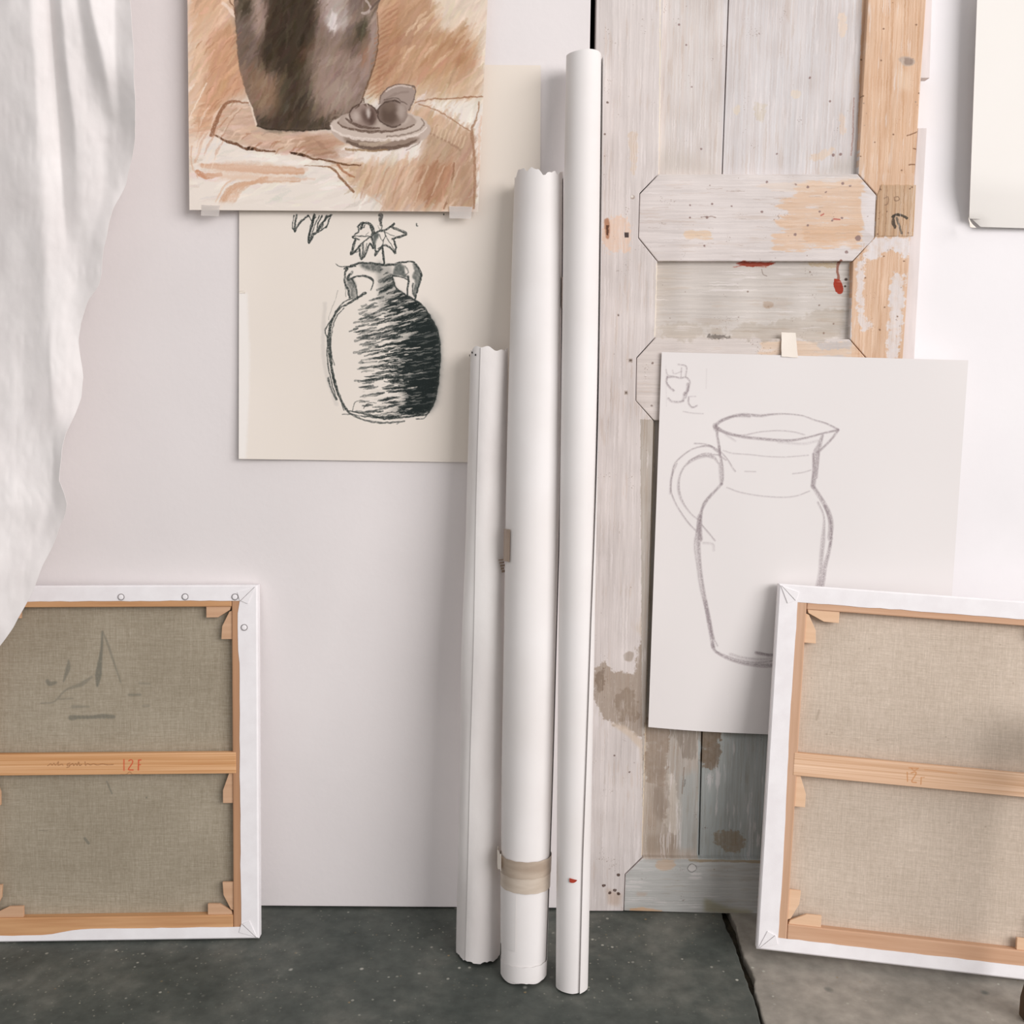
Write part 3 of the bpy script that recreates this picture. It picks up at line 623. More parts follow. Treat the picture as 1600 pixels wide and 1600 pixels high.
ink(Z5([(1265, 800), (1240, 900), (1210, 1000), (1185, 1100)]), 2.4); ink(Z5([(1100, 810), (1105, 880), (1090, 960), (1090, 1040)]), 2.4); ink(Z5([(1160, 900), (1150, 1000), (1175, 1060)]), 2, .7); ink(Z5([(1060, 690), (1100, 760), (1060, 790)]), 1.5, .5); ink(Z5([(910, 800), (1000, 815), (1090, 850)]), 1.4)
# body outline
bodyR = Z5([(900, 800), (920, 900), (960, 970), (1060, 1040), (1200, 1120), (1290, 1200), (1380, 1340)])+Z6([(1440, 250), (1480, 400), (1490, 560), (1480, 800), (1460, 1000), (1420, 1180), (1360, 1290)])
A.fill([(590, 408), (612, 415)]+bodyR+Z6([(1200, 1350), (1000, 1375), (760, 1370), (1000, 1200), (1050, 900), (960, 600), (900, 300), (800, 50)])+Z5([(730, 1200), (725, 900), (700, 780)]), (40, 46, 44), .34, 3, noise=.4, nscale=4, streak='h')
A.fill(Z6([(1150, 200), (1350, 100), (1440, 250), (1480, 400), (1485, 700), (1450, 1050), (1400, 1230), (1300, 1320), (1080, 1290), (1120, 900), (980, 700), (1100, 500)]), (33, 40, 40), .85, 5, noise=.2, nscale=4, streak='h')
outl = [(590, 415)]+bodyR+Z6([(1200, 1370), (900, 1390), (600, 1370), (350, 1320), (250, 1160), (150, 900), (95, 600), (100, 350), (160, 130), (300, 0)])+Z5([(330, 1140), (460, 1080), (580, 1010), (650, 960), (690, 800)])
mk = A.mask(outl, 1, False); CL = np.zeros((A.H, A.W), np.float32); CL[mk[1]:mk[2], mk[3]:mk[4]] = mk[0]
r2 = np.random.RandomState(5)
def left_lim(y):      # where the hatching begins
    return np.interp(y, [410, 440, 462, 480, 500, 520, 560, 600, 640, 655], [590, 590, 582, 560, 553, 550, 552, 553, 552, 560])
for i in range(640):
    y = r2.uniform(412, 652); xl = left_lim(y); xr_ = 690
    t = r2.rand()**0.75; x = xl+(xr_-xl)*t
    L = r2.uniform(14, 42)*(0.6+0.5*t); sl = -0.55 if y < 455 else (-0.32 if y < 500 else (-0.2 if y < 560 else -0.12))
    sl += r2.uniform(-.07, .07); xa = max(x-L/2, xl+r2.uniform(0, 14)); xb = x+L/2
    pts = [(xa, y-(xa-x)*-sl*-1 if False else y+(xa-x)*sl), (x, y+r2.uniform(-.8, .8)), (xb, y+(xb-x)*sl)]
    dark = np.clip(0.35+0.75*t, 0, .95)
    A.stroke(pts, [1.4, r2.uniform(2.4, 4.4), 1.8], (34, 41, 40), min(1, dark*1.1), grit=.45, soft=.8, k=4, clip=CL)
for i in range(210):        # paper left showing between the strokes
    y = r2.uniform(440, 650); xl = left_lim(y)+12; x = r2.uniform(xl, 668-(20 if y > 600 else 0)); L = r2.uniform(5, 20); sl = -0.4 if y < 470 else (-.28 if y < 530 else -.13)
    A.stroke([(x, y), (x+L*.5, y+L*.5*sl+r2.uniform(-.5, .5)), (x+L, y+L*sl)], [.7, r2.uniform(1.1, 2.8), .7], (212, 204, 194), r2.uniform(.5, .95)*(1.0 if x < 640 else .45), grit=.4, soft=.6, k=3, clip=CL)
ink(bodyR, 2.0); ink([(x+1.5, y) for x, y in bodyR[4:]], 1.2, .7); ink([(x-2.5, y+1) for x, y in bodyR[6:]], 1.4, .6)
ink(Z5([(565, 1020), (460, 1085), (340, 1160), (250, 1200), (180, 1300), (150, 1360)])+Z6([(120, 250), (110, 400), (120, 600), (160, 850), (210, 1030), (270, 1170), (350, 1310)]), [3, 2.5, 2.5, 2, 2.5, 3, 4, 4, 4, 3.5, 3, 2.5, 2.5])
ink(Z5([(400, 1090), (300, 1130), (210, 1230), (150, 1340)])+Z6([(60, 280), (90, 380), (85, 560), (100, 740), (150, 960), (210, 1150)]), 1.5, .8)
ink(Z6([(300, 10), (200, 120), (140, 330), (135, 560), (180, 720)]), 1.2, .8); ink(Z6([(100, 880), (140, 1030), (200, 1150)]), 2.2, .7); ink(Z6([(150, 850), (200, 1030), (260, 1180), (300, 1280)]), 1.6, .8)
ink(Z6([(340, 1290), (500, 1320), (650, 1350), (800, 1390), (1000, 1375), (1200, 1355), (1340, 1330), (1390, 1210)]), [1.5, 2, 3, 3, 2.5, 2, 1.5, 1.5]); ink(Z6([(360, 1320), (500, 1390), (650, 1430), (850, 1440), (1050, 1420)]), 2.2, .7); ink(Z6([(270, 1330), (400, 1340), (600, 1370), (780, 1385)]), 1.2, .7); ink(Z6([(1200, 1400), (1300, 1380), (1350, 1300), (1360, 1230)]), 1.2, .8)
ink(Z6([(400, 1290), (430, 1190), (480, 1165), (560, 1165)]), 1, .7); ink(Z6([(540, 1260), (600, 1200), (700, 1190)]), 1, .7); ink(Z6([(980, 1440), (960, 1460)]), 1, .5); ink(Z6([(365, 300), (400, 285), (470, 260)]), 1.3, .7)
ink(Z5([(220, 990), (180, 1130), (110, 1300), (105, 1360)]), .7, .35); ink(Z5([(315, 960), (320, 1060)]), .8, .5)
A.wamp = 0.7
M['amphora'] = mat_tex('charcoal_paper', A.image('amphora_map', 0.90), rough=0.9, bump=0.15, bscale=700, bdist=0.0003)
sh = empty('charcoal_drawing', tuple(PY(609, 410, -0.002))); tag(sh, 'cream sheet with charcoal drawing of a two-handled jar, half under the brown painting', 'drawing')
sheet('paper', AC, -0.002, A, M['amphora'], lambda u, v_: 0.0015+0.006*max(0, (0.25-u)/0.25)**1.5*v_+0.003*max(0, v_-.8)/.2*(1-u), parent=sh)
tape_piece([(374, 454), (384, 454), (383, 459), (374, 458)], (-0.0072, -0.0072), M['tape_cream'], sh, 'small bit of cream tape on the left edge')

# --- brown painting
PC = [(292, -90), (766, -90), (747, 331), (296, 328)]
x0, x1, z0, z1 = bounds(PC, -0.012)
B = Tex(x0, x1, z0, z1, -0.012, (229, 219, 209), res=1700)
q = lambda L: [(280+x*0.325, y*0.325) for x, y in L]
def G(L, c, a=1, f=4, **k): B.fill(q(L), c, a, f, **k)
G([(30, -300), (280, -300), (270, 60), (330, 470), (230, 480), (140, 640), (70, 850), (40, 900)], (219, 186, 158), .95, 6)
G([(150, 150), (270, 100), (330, 440), (220, 480), (150, 600), (100, 700), (70, 650), (120, 420)], (204, 158, 126), .9, 7)
G([(60, -300), (250, -300), (200, 60), (60, 120)], (214, 174, 142), .9, 8)
G([(940, -300), (1480, -300), (1480, 480), (880, 470)], (214, 187, 160), .95, 5)
G([(950, -200), (1210, -200), (1220, 60), (1290, 160), (1360, 110), (1385, 190), (1440, 240), (1420, 340), (1300, 440), (1130, 400), (1000, 460), (900, 450)], (192, 152, 122), .9, 6)
G([(1000, 60), (1060, 0), (1060, 240), (1000, 430), (930, 420)], (186, 142, 112), .8, 5)
G([(1220, -300), (1500, -300), (1500, 460), (1450, 440), (1440, 240), (1370, 110), (1290, 160), (1230, 100)], (224, 206, 188), .95, 5)
G([(1060, 120), (1200, 60), (1160, 200), (1060, 260)], (176, 138, 112), .6, 6); G([(1160, 250), (1380, 150), (1430, 260), (1300, 380), (1150, 400)], (188, 146, 112), .7, 8)
G([(1130, 400), (1300, 330), (1440, 460), (1130, 470)], (206, 174, 144), .8, 6)
# table
G([(60, 640), (230, 660), (420, 730), (720, 780), (840, 920), (1000, 1020), (40, 1020), (45, 850)], (232, 222, 212), .95, 6)
G([(210, 510), (340, 495), (380, 620), (740, 640), (850, 700), (800, 775), (600, 750), (340, 710), (170, 650)], (208, 176, 154), .95, 3)
G([(740, 640), (1160, 500), (1250, 540), (1405, 635), (1425, 760), (1415, 1015), (1330, 1010), (1200, 1015), (1000, 1015), (960, 960), (830, 905), (750, 800)], (206, 173, 146), .95, 3)
G([(560, 660), (760, 660), (800, 740), (700, 760), (580, 730)], (180, 140, 116), .8, 4)
G([(1140, 790), (1310, 780), (1290, 930), (1210, 1000), (1130, 940)], (176, 132, 104), .85, 4); G([(1330, 660), (1410, 640), (1420, 800), (1415, 1010), (1330, 1010), (1310, 900)], (184, 152, 128), .85, 3)
G([(1150, 640), (1240, 620), (1390, 700), (1330, 770), (1160, 770)], (188, 158, 134), .8, 4); G([(1130, 490), (1440, 480), (1402, 630), (1250, 545)], (232, 222, 211), .95, 2)
G([(900, 800), (1150, 780), (1130, 900), (1000, 960), (860, 880)], (208, 176, 150), .8, 5)
G([(740, 700), (1180, 660), (1160, 765), (950, 785), (780, 770)], (236, 227, 219), .9, 3)
# pot
POT = [(255, -300), (262, 0), (268, 80), (285, 300), (325, 450), (350, 520), (375, 605), (440, 622), (600, 628), (760, 615), (850, 560), (885, 445), (925, 350), (952, 210), (946, 60), (965, 0), (965, -300)]
G(POT, (134, 114, 100), 1, 1)
G([(430, -200), (660, -200), (655, 150), (610, 250), (640, 340), (560, 420), (480, 380), (420, 330), (380, 230), (420, 100)], (84, 72, 58), .95, 6)
G([(380, -300), (640, -300), (640, -60), (400, -60)], (110, 94, 80), .6, 8)
G([(265, 40), (350, 0), (360, 120), (380, 240), (350, 330), (290, 290), (270, 130)], (122, 106, 96), .9, 5)
G([(270, -50), (330, -20), (350, 60), (330, 90), (280, 80)], (82, 74, 58), .8, 4)
G([(355, -60), (445, -60), (425, 60), (395, 200), (382, 225), (352, 120)], (168, 146, 134), .95, 3)
G([(310, 330), (400, 330), (500, 420), (520, 520), (440, 580), (350, 500)], (146, 118, 96), .9, 8)
G([(480, 400), (600, 330), (640, 480), (620, 600), (420, 600), (380, 560), (480, 540)], (92, 80, 66), .9, 8)
G([(620, 330), (680, 230), (860, 260), (900, 330), (860, 470), (760, 560), (650, 520)], (160, 138, 126), .95, 9)
G([(680, -100), (870, -100), (860, 60), (830, 200), (700, 240), (670, 150)], (150, 130, 120), .9, 6); G([(690, -100), (810, -100), (810, 60), (790, 145), (720, 145), (690, 80)], (186, 168, 160), .9, 4)
G([(705, 75), (750, 65), (765, 110), (755, 145), (720, 140)], (222, 212, 208), .95, 2, curve=True); G([(770, 80), (800, 60), (805, 120), (770, 130)], (190, 178, 172), .8, 2)
G([(690, 430), (780, 360), (830, 470), (760, 540)], (176, 156, 142), .7, 8)
G([(845, 130), (905, 70), (920, 110), (880, 200), (840, 215)], (84, 78, 62), .9, 3); G([(900, 60), (948, 50), (952, 200), (920, 330), (890, 420), (880, 330), (915, 200)], (172, 152, 142), .85, 3)
G([(880, 240), (920, 210), (900, 330), (870, 320)], (170, 126, 104), .7, 3); G([(790, 150), (850, 150), (850, 230), (800, 240)], (110, 94, 82), .7, 4)
G([(800, -100), (890, -100), (890, 40), (850, 90), (810, 40)], (130, 112, 104), .8, 4); G([(540, 230), (620, 200), (600, 290), (560, 310)], (120, 84, 62), .6, 4)
G([(365, 560), (500, 575), (740, 560), (800, 590), (700, 622), (440, 622), (380, 605)], (88, 76, 64), .9, 3)
G([(400, -100), (640, -100), (650, 120), (600, 260), (540, 380), (470, 360), (400, 330), (385, 250), (425, 100)], (74, 62, 50), .8, 6)
G([(500, 420), (610, 360), (640, 520), (600, 610), (420, 615), (380, 590), (470, 560)], (80, 68, 55), .8, 7)
# painterly strokes from the laid-in colours
guide = B.im.copy(); r3 = np.random.RandomState(9)
pm = B.mask(q(POT), 0); PM = np.zeros((B.H, B.W), bool); PM[pm[1]:pm[2], pm[3]:pm[4]] = pm[0] > .5
zl = B.map(q([(0, 0), (0, 500), (0, 780)]))[:, 1]
for i in range(5200):
    cx = r3.uniform(0, B.W); cy = r3.uniform(0, B.H); xi, yi = int(cx), int(cy)
    c = guide[min(yi, B.H-1), min(xi, B.W-1)]
    if c[2] > 205 and c[0] > 228: 
        if r3.rand() < .8: continue
    inpot = PM[yi, xi]
    ang = math.radians(62 if inpot else (52 if cy < zl[1] else (60 if cx > B.W*.55 else 12)))+r3.normal(0, .22)
    L = r3.uniform(12, 42)*(0.8 if inpot else 1)
    dx, dy = math.cos(ang)*L, -math.sin(ang)*L
    col = c + r3.normal(0, 12 if not inpot else 11)+r3.normal(0, 3, 3)
    B.stroke([(cx-dx, cy-dy), (cx+r3.uniform(-2, 2), cy), (cx+dx, cy+dy)], [1.5, r3.uniform(2.5, 8), 1.5], col, r3.uniform(.25, .6), grit=.45, soft=1.6, k=3, raw=True, clip=PM.astype(np.float32) if inpot else (~PM).astype(np.float32))
def br(L, w_, c, a=.8, g_=.4, s_=1.2): B.stroke(q(L), w_, c, a, grit=g_, soft=s_)
# left hatch marks
for i in range(26):
    x = r3.uniform(80, 260); y = r3.uniform(150, 640); l = r3.uniform(25, 70)
    br([(x, y+l*.9), (x+l*.3, y+l*.4), (x+l*.75, y)], [1, 2.2, 1], (178, 128, 98), r3.uniform(.25, .6))
for i in range(18):
    y = 20+i*24; x = 985-i*3.2 if i > 3 else 1000
    br([(x-30, y+46), (x+10, y+18), (x+50, y-6)], [1.5, 3, 1], (170, 124, 96), r3.uniform(.35, .7))
for i in range(12):
    x = r3.uniform(1050, 1330); y = r3.uniform(20, 330); br([(x, y+60), (x+25, y+25), (x+55, y)], [2, 5, 1.5], (228, 198, 168), r3.uniform(.3, .6))
br([(210, 15), (240, 40), (262, 70)], 5, (236, 214, 198), .8); br([(240, 0), (262, 40), (268, 75)], 1.5, (120, 84, 62), .8)
# pot edges
br([(262, 0), (270, 90), (285, 300), (325, 450), (350, 520), (375, 605)], 1.5, (100, 84, 70), .5); br([(375, 605), (440, 620), (600, 626), (730, 618)], 2.2, (62, 52, 42), .75)
br([(950, 60), (955, 200), (930, 330), (890, 440), (878, 470)], [1, 1.8, 2.2, 2.5, 2], (112, 86, 66), .8); br([(330, 480), (350, 530), (370, 600)], 2.5, (240, 222, 206), .7)
br([(900, 0), (918, 40), (900, 60), (880, 60)], 4, (196, 180, 172), .8); br([(960, 0), (935, 25), (920, 45)], 3, (110, 92, 84), .8)
# table edges
br([(330, 492), (240, 488), (205, 520), (175, 590), (155, 645)], [2, 4, 5, 6, 6], (150, 106, 80), .85); br([(165, 645), (220, 675), (270, 690), (310, 712), (340, 712), (400, 722), (460, 726)], [2, 4, 4, 3, 5, 3, 2], (112, 76, 54), .9)
br([(530, 730), (590, 742), (640, 760), (720, 772), (800, 790), (870, 792)], [1, 4, 2.5, 3, 2.5, 1.5], (110, 76, 52), .85); br([(600, 795), (700, 798), (740, 812), (790, 870), (838, 920)], [1, 2, 3, 3.5, 3], (140, 100, 72), .85)
br([(330, 712), (350, 716)], 4, (70, 48, 34), .9); br([(540, 734), (600, 748)], 3.5, (70, 48, 34), .9)
for i in range(16):
    x = r3.uniform(240, 780); y = 620+ (x-240)*.13+r3.uniform(0, 60); br([(x, y+30), (x+20, y+8), (x+40, y)], [1, 3, 1], ((236, 208, 186), (176, 128, 100))[i % 2], .6)
br([(240, 560), (300, 520), (335, 512)], 2, (236, 208, 186), .6); br([(210, 640), (260, 560), (300, 520)], 1.5, (176, 134, 110), .6)
# lower bands
br([(110, 795), (250, 805), (420, 815), (590, 822)], [5, 9, 11, 8], (206, 158, 126), .9, .3, 2); br([(85, 825), (130, 845), (200, 835)], [7, 9, 4], (202, 148, 116), .9); br([(75, 780), (95, 730), (110, 690)], [3, 3, 1], (214, 174, 148), .7)
br([(200, 980), (235, 920), (290, 885), (400, 872), (580, 868)], [8, 9, 6, 4, 2], (206, 164, 134), .85, .4, 2); br([(175, 970), (210, 900), (260, 860), (330, 850)], [2, 3, 3, 1], (222, 190, 166), .8); br([(200, 850), (400, 858), (650, 858)], [3, 4, 2], (222, 196, 176), .7, .4, 2)
br([(60, 700), (60, 790), (90, 850)], 2, (214, 178, 152), .7); br([(50, 560), (90, 480), (130, 400)], 2, (240, 222, 204), .8)
# right cloth
for i in range(10):
    y = 790+i*8; br([(90+i*6, y+r3.uniform(-8, 8)), (300, y+r3.uniform(-6, 12)), (560+r3.uniform(-40, 60), y+14)], [3, r3.uniform(5, 11), 3], ((224, 194, 170), (214, 172, 144), (236, 220, 206))[i % 3], .4, .55, 3)
for i in range(8):
    o_ = i*9; br([(190+o_, 985), (235+o_, 915), (300+o_, 885-i*2), (420, 868-i*3)], [3, 5, 3, 2], ((222, 188, 162), (208, 162, 130))[i % 2], .45, .5, 2)
for i in range(14):
    x = r3.uniform(60, 180); y = r3.uniform(520, 760); br([(x, y+60), (x+18, y+10), (x+50, y-40)], [1, 4, 1], ((240, 224, 208), (206, 160, 132))[i % 2], .5, .5, 1.5)
br([(1130, 492), (1220, 475), (1300, 474), (1380, 466), (1470, 464)], [1.2, 2, 1.6, 2.2, 1.6], (158, 114, 86), .8); br([(1442, 490), (1430, 560), (1405, 630), (1415, 720), (1420, 850), (1415, 1000)], [2, 2, 4, 3.5, 4, 3], (166, 128, 102), .85); br([(1150, 500), (1240, 530), (1330, 585), (1400, 632)], 1.8, (168, 128, 100), .8)
br([(1200, 640), (1290, 680), (1350, 720)], 3, (164, 132, 110), .7); br([(1320, 780), (1310, 880), (1290, 960), (1270, 1000)], 2.5, (150, 110, 84), .7); br([(1450, 560), (1440, 700), (1450, 900)], 3, (224, 192, 170), .7)
for i in range(12):
    x = 870+i*38; br([(x, 980-r3.uniform(0, 60)), (x+25, 880), (x+60, 800)], [1.5, 3.5, 1.5], ((184, 144, 116), (226, 200, 176))[i % 2], .5)
br([(760, 790), (800, 830), (840, 850)], 3, (166, 112, 80), .8); br([(860, 900), (950, 960), (1000, 1010)], 2, (214, 184, 160), .8)
for i in range(9): br([(1230+i*18, 600+i*7), (1215+i*18, 650+i*7)], 2.2, (222, 196, 168), .6)
# plate
def ell(cx, cy, rx_, ry_, a0=0, a1=360, n=26): return [(cx+rx_*math.cos(math.radians(t)), cy+ry_*math.sin(math.radians(t))) for t in np.linspace(a0, a1, n)]
G(ell(970, 622, 240, 92), (196, 178, 166), 1, 1); G(ell(970, 645, 190, 74, 10, 170), (150, 130, 116), .9, 2)
G(ell(960, 600, 235, 70), (204, 188, 176), 1, 1); G(ell(950, 580, 190, 52), (178, 160, 148), 1, 1); G(ell(950, 572, 160, 40), (196, 180, 168), .8, 2)
br(ell(950, 580, 188, 52, 20, 175), [2, 3, 4, 3, 2], (110, 90, 78), .85); br(ell(960, 600, 232, 72, 10, 178), [1.5, 4, 5, 4, 2], (232, 218, 208), .8); br(ell(968, 640, 188, 72, 25, 150), [2, 5, 6, 7, 3], (112, 92, 80), .85)
br(ell(960, 592, 215, 64, -20, 80), 2, (128, 110, 98), .7); br([(724, 580), (740, 555), (775, 548)], 3, (150, 130, 116), .7); br([(1090, 720), (1130, 700), (1155, 680)], 1.6, (140, 120, 110), .6); br([(800, 715), (900, 722), (1000, 718)], [3, 3, 2], (158, 128, 96), .8)
br([(870, 690), (940, 694), (1010, 676)], 5, (196, 176, 156), .7)
# shell and onions
G([(960, 500), (972, 455), (1000, 425), (1060, 405), (1120, 415), (1135, 435), (1120, 500), (1100, 530), (1000, 490)], (168, 150, 140), 1, 1)
br([(958, 500), (972, 455), (1000, 425), (1060, 404), (1120, 413), (1136, 432), (1120, 495), (1102, 530)], [1.5, 2, 2, 1.5, 2, 1.5, 2, 2], (112, 96, 88), .85); br([(990, 440), (1050, 412), (1110, 416)], 2.2, (230, 214, 204), .6)
br([(1000, 470), (1050, 445), (1100, 440)], 3, (148, 130, 120), .6); br([(985, 480), (1040, 470), (1090, 500)], 1.8, (110, 94, 86), .8)
G(ell(1025, 545, 72, 62), (150, 132, 122), 1, 1); G(ell(1010, 545, 48, 56), (104, 86, 76), .95, 4); G(ell(1010, 510, 30, 24), (128, 110, 98), .8, 3); G(ell(1065, 535, 22, 38), (184, 168, 158), .8, 3); br(ell(1025, 545, 72, 62, 60, 300), 2, (84, 68, 60), .8)
G(ell(885, 552, 66, 56), (160, 140, 130), 1, 1); G(ell(920, 560, 28, 44), (92, 72, 64), .9, 4); G(ell(888, 552, 16, 30), (100, 80, 72), .7, 3); G(ell(908, 540, 9, 26), (216, 204, 196), .9, 2); G(ell(850, 560, 20, 26), (196, 180, 170), .8, 3); br(ell(885, 552, 66, 56, 150, 350), 2.2, (88, 70, 62), .85); br([(845, 520), (870, 495), (884, 470), (890, 500), (905, 505)], [1.5, 2.5, 2, 2, 1.5], (98, 78, 66), .85)
br([(800, 570), (840, 596), (900, 612), (960, 614)], [3, 4, 4, 2], (100, 80, 70), .8); br([(870, 500), (896, 494), (905, 506)], 1.6, (228, 212, 200), .7)
B.fill([(766, -90), (756, 130), (750, 332), (770, 340), (800, -90)], (226, 216, 204), .8, 2)
B.fill(q([(40, 960), (1000, 1020), (1480, 1030), (1480, 1060), (40, 1060)]), (230, 220, 210), .9, 2)
B.im = (B.im-200)*1.08+197; B.im = B.im*.93+B.im.mean(-1, keepdims=True)*.07; B.wamp = 0.9
M['painting'] = mat_tex('brown_gouache_paper', B.image('painting_map', 0.92), rough=0.75, bump=0.25, bscale=300, bdist=0.0004)
pt = empty('brown_painting', tuple(PY(530, 120, -0.012))); tag(pt, 'sepia brown painting of a big dark pot and a plate of onions', 'painting')
sheet('paper', PC, -0.012, B, M['painting'], lambda u, v_: 0.004+0.010*max(0, (0.35-u)/0.35)**1.6+0.003*u*v_-0.001*math.sin(4*u), parent=pt)
tape_piece([(315, 320), (344, 321), (342, 338), (314, 337)], (-0.0246, -0.0238), M['tape_clear'], pt)
tape_piece([(702, 322), (738, 323), (736, 342), (702, 341)], (-0.0208, -0.0202), M['tape_clear'], pt)

# --- pencil jug
JC = [(1034, 550), (1513, 563), (1471, 1166), (1013, 1136)]
x0, x1, z0, z1 = bounds(JC, -0.016)
J = Tex(x0, x1, z0, z1, -0.016, (231, 226, 224), res=1900)
J.im += ((vnoise(J.H, J.W, 260, 200, 41)-.5)*4)[..., None]
Z7 = lambda L: [(1030+x/5.333, 560+y/5.333) for x, y in L]
Z8 = lambda L: [(1030+x/5.333, 780+y/5.333) for x, y in L]
PE = (150, 137, 140)
def pen(L, w_=1.5, a=.7, col=PE, n=1):
    for i in range(n):
        o_ = r2.normal(0, .8, 2) if i else (0, 0)
        J.stroke([(x+o_[0], y+o_[1]) for x, y in L], (np.array(w_) if np.ndim(w_) else np.array([w_, w_]))*1.45, col, a*.78, grit=.5, soft=2.2)
        J.stroke([(x+o_[0]+.6, y+o_[1]-.5) for x, y in L], np.array(w_)*.6 if np.ndim(w_) else w_*.6, (118, 108, 110), a*.45, grit=.8, soft=.9)
pen(Z7([(60, 95), (75, 140), (120, 150)]), 1.1, .4); pen(Z7([(165, 50), (230, 70), (225, 150)]), 1.3, .6); pen(Z7([(190, 80), (185, 160)]), 1.1, .5)
pen(Z7([(70, 155), (65, 200), (90, 240), (125, 270)]), 2.0, .7); pen(Z7([(75, 160), (130, 155), (180, 165), (230, 160), (260, 200), (245, 260), (225, 330)]), 1.5, .65); pen(Z7([(245, 215), (240, 270), (215, 300)]), 3.2, .6); pen(Z7([(220, 290), (205, 350)]), 3, .35); pen(Z7([(80, 335), (110, 360), (170, 365), (205, 355)]), 2.2, .5); pen(Z7([(115, 100), (130, 130), (190, 110)]), 1.0, .4)
pen(Z7([(250, 325), (250, 375), (280, 410), (320, 395)]), 1.7, .6); pen(Z7([(260, 320), (310, 318)]), 1, .4); pen(Z7([(205, 445), (280, 458), (370, 463)]), 1.0, .4); pen(Z7([(400, 90), (395, 250)]), .8, .15); pen(Z7([(60, 60), (65, 400)]), .8, .12)
# rim
pen(Z7([(470, 570), (510, 530), (600, 490), (700, 470), (850, 480), (930, 470), (1060, 465), (1200, 480), (1300, 515), (1400, 545), (1500, 595)]), [4, 3.5, 3, 3, 3, 2, 1.2, 1.2, 1.4, 1.6, 2.2], .65)
pen(Z7([(480, 575), (560, 620), (700, 655), (850, 672), (1000, 685), (1120, 685), (1250, 660), (1380, 625), (1500, 600)]), [3.5, 3, 3, 3, 3, 2.5, 2, 2, 2.5], .7)
pen(Z7([(490, 600), (600, 640), (720, 640), (850, 615), (1000, 605), (1120, 615), (1220, 640)]), 1.2, .45); pen(Z7([(470, 560), (478, 590), (500, 600)]), 5, .5); pen(Z7([(520, 520), (640, 485), (760, 488)]), 2.5, .4)
# neck left / right
pen(Z7([(485, 590), (490, 650), (505, 740), (510, 800)]), 2.6, .65); pen(Z7([(505, 740), (510, 790), (530, 900), (535, 1000), (525, 1050)]), 2.8, .6); pen(Z7([(510, 880), (515, 980), (520, 1040)]), 3, .4)
pen(Z7([(1500, 600), (1440, 680), (1370, 750), (1330, 790)]), 2.6, .65); pen(Z7([(1370, 640), (1345, 720), (1320, 780), (1310, 860), (1305, 950), (1290, 1070)]), [3, 5, 7, 6.5, 5, 5], .6); pen(Z7([(1290, 800), (1295, 900), (1280, 1060)]), 2.0, .6); pen(Z7([(1340, 800), (1330, 900), (1320, 1000)]), 2, .5)
pen(Z7([(540, 770), (620, 795), (760, 805), (900, 820), (1060, 825), (1250, 810)]), 1.1, .4); pen(Z7([(720, 945), (810, 948)]), 1.0, .4); pen(Z7([(1120, 965), (1200, 955), (1270, 935)]), 1.1, .45); pen(Z7([(570, 1080), (680, 1120), (850, 1150), (1030, 1162), (1150, 1150), (1260, 1110)]), 1.2, .45); pen(Z7([(560, 640), (640, 690)]), 2.4, .2); pen(Z7([(1000, 700), (1200, 715), (1330, 690)]), 3, .18)
# handle
pen(Z7([(490, 780), (430, 735), (340, 740), (260, 770), (180, 830), (130, 890), (110, 980), (100, 1080), (110, 1140), (150, 1230), (200, 1310), (260, 1390), (320, 1450)]), [2, 2.5, 1.5, 1.5, 1.6, 1.6, 2, 2, 1.5, 1.3, 1.5, 1.5, 1.3], .6); pen(Z7([(300, 712), (400, 720), (500, 770), (570, 840), (620, 920), (640, 945)]), 1.5, .5)
pen(Z7([(500, 880), (460, 830), (380, 815), (290, 845), (220, 900), (180, 970), (165, 1060), (175, 1140), (210, 1220), (270, 1300), (330, 1350)]), [1.5, 3.5, 4, 3.5, 2, 2, 3, 3, 2, 1.3, 1.2], .5); pen(Z7([(150, 880), (105, 1000), (95, 1130)]), 2, .35); pen(Z7([(430, 805), (500, 810), (560, 850)]), 1.5, .5); pen(Z7([(250, 860), (360, 800), (440, 795)]), 1.2, .5)
# body
pen(Z7([(525, 1050), (470, 1110), (400, 1190), (360, 1270), (340, 1380), (335, 1500)])+Z8([(330, 360), (340, 520), (360, 680), (390, 860), (420, 1020), (440, 1150), (455, 1240)]), [3, 3, 3.5, 3, 6, 7, 5, 4, 3.5, 4, 5, 4, 4], .6)
pen(Z7([(440, 1130), (370, 1220), (350, 1340)])+Z8([(300, 360), (320, 560), (350, 760), (400, 960), (440, 1120), (490, 1230)]), 1.8, .45); pen(Z8([(390, 860), (420, 1020), (450, 1160)]), 4.5, .45); pen(Z8([(360, 220), (420, 290), (470, 350)]), 1.5, .6); pen(Z8([(340, 150), (340, 250), (350, 340)]), 5, .5); pen(Z8([(370, 370), (450, 380), (460, 430)]), 3, .2)
pen(Z7([(1290, 1070), (1330, 1130), (1380, 1210), (1420, 1290), (1440, 1390), (1430, 1500)])+Z8([(1440, 340), (1420, 450), (1390, 560), (1370, 680), (1350, 780), (1320, 830), (1250, 1000), (1170, 1170), (1130, 1270)]), [4, 4.5, 4.5, 5, 6, 5, 3.5, 4, 5, 6, 5, 4, 3.5, 3, 3], .6)
pen(Z8([(1330, 30), (1380, 150), (1375, 330), (1360, 480), (1350, 600), (1330, 720), (1310, 800)]), [2, 2, 5, 5, 4, 5, 4], .45); pen(Z8([(1385, 60), (1430, 180), (1445, 290), (1430, 400)]), 2.2, .7)
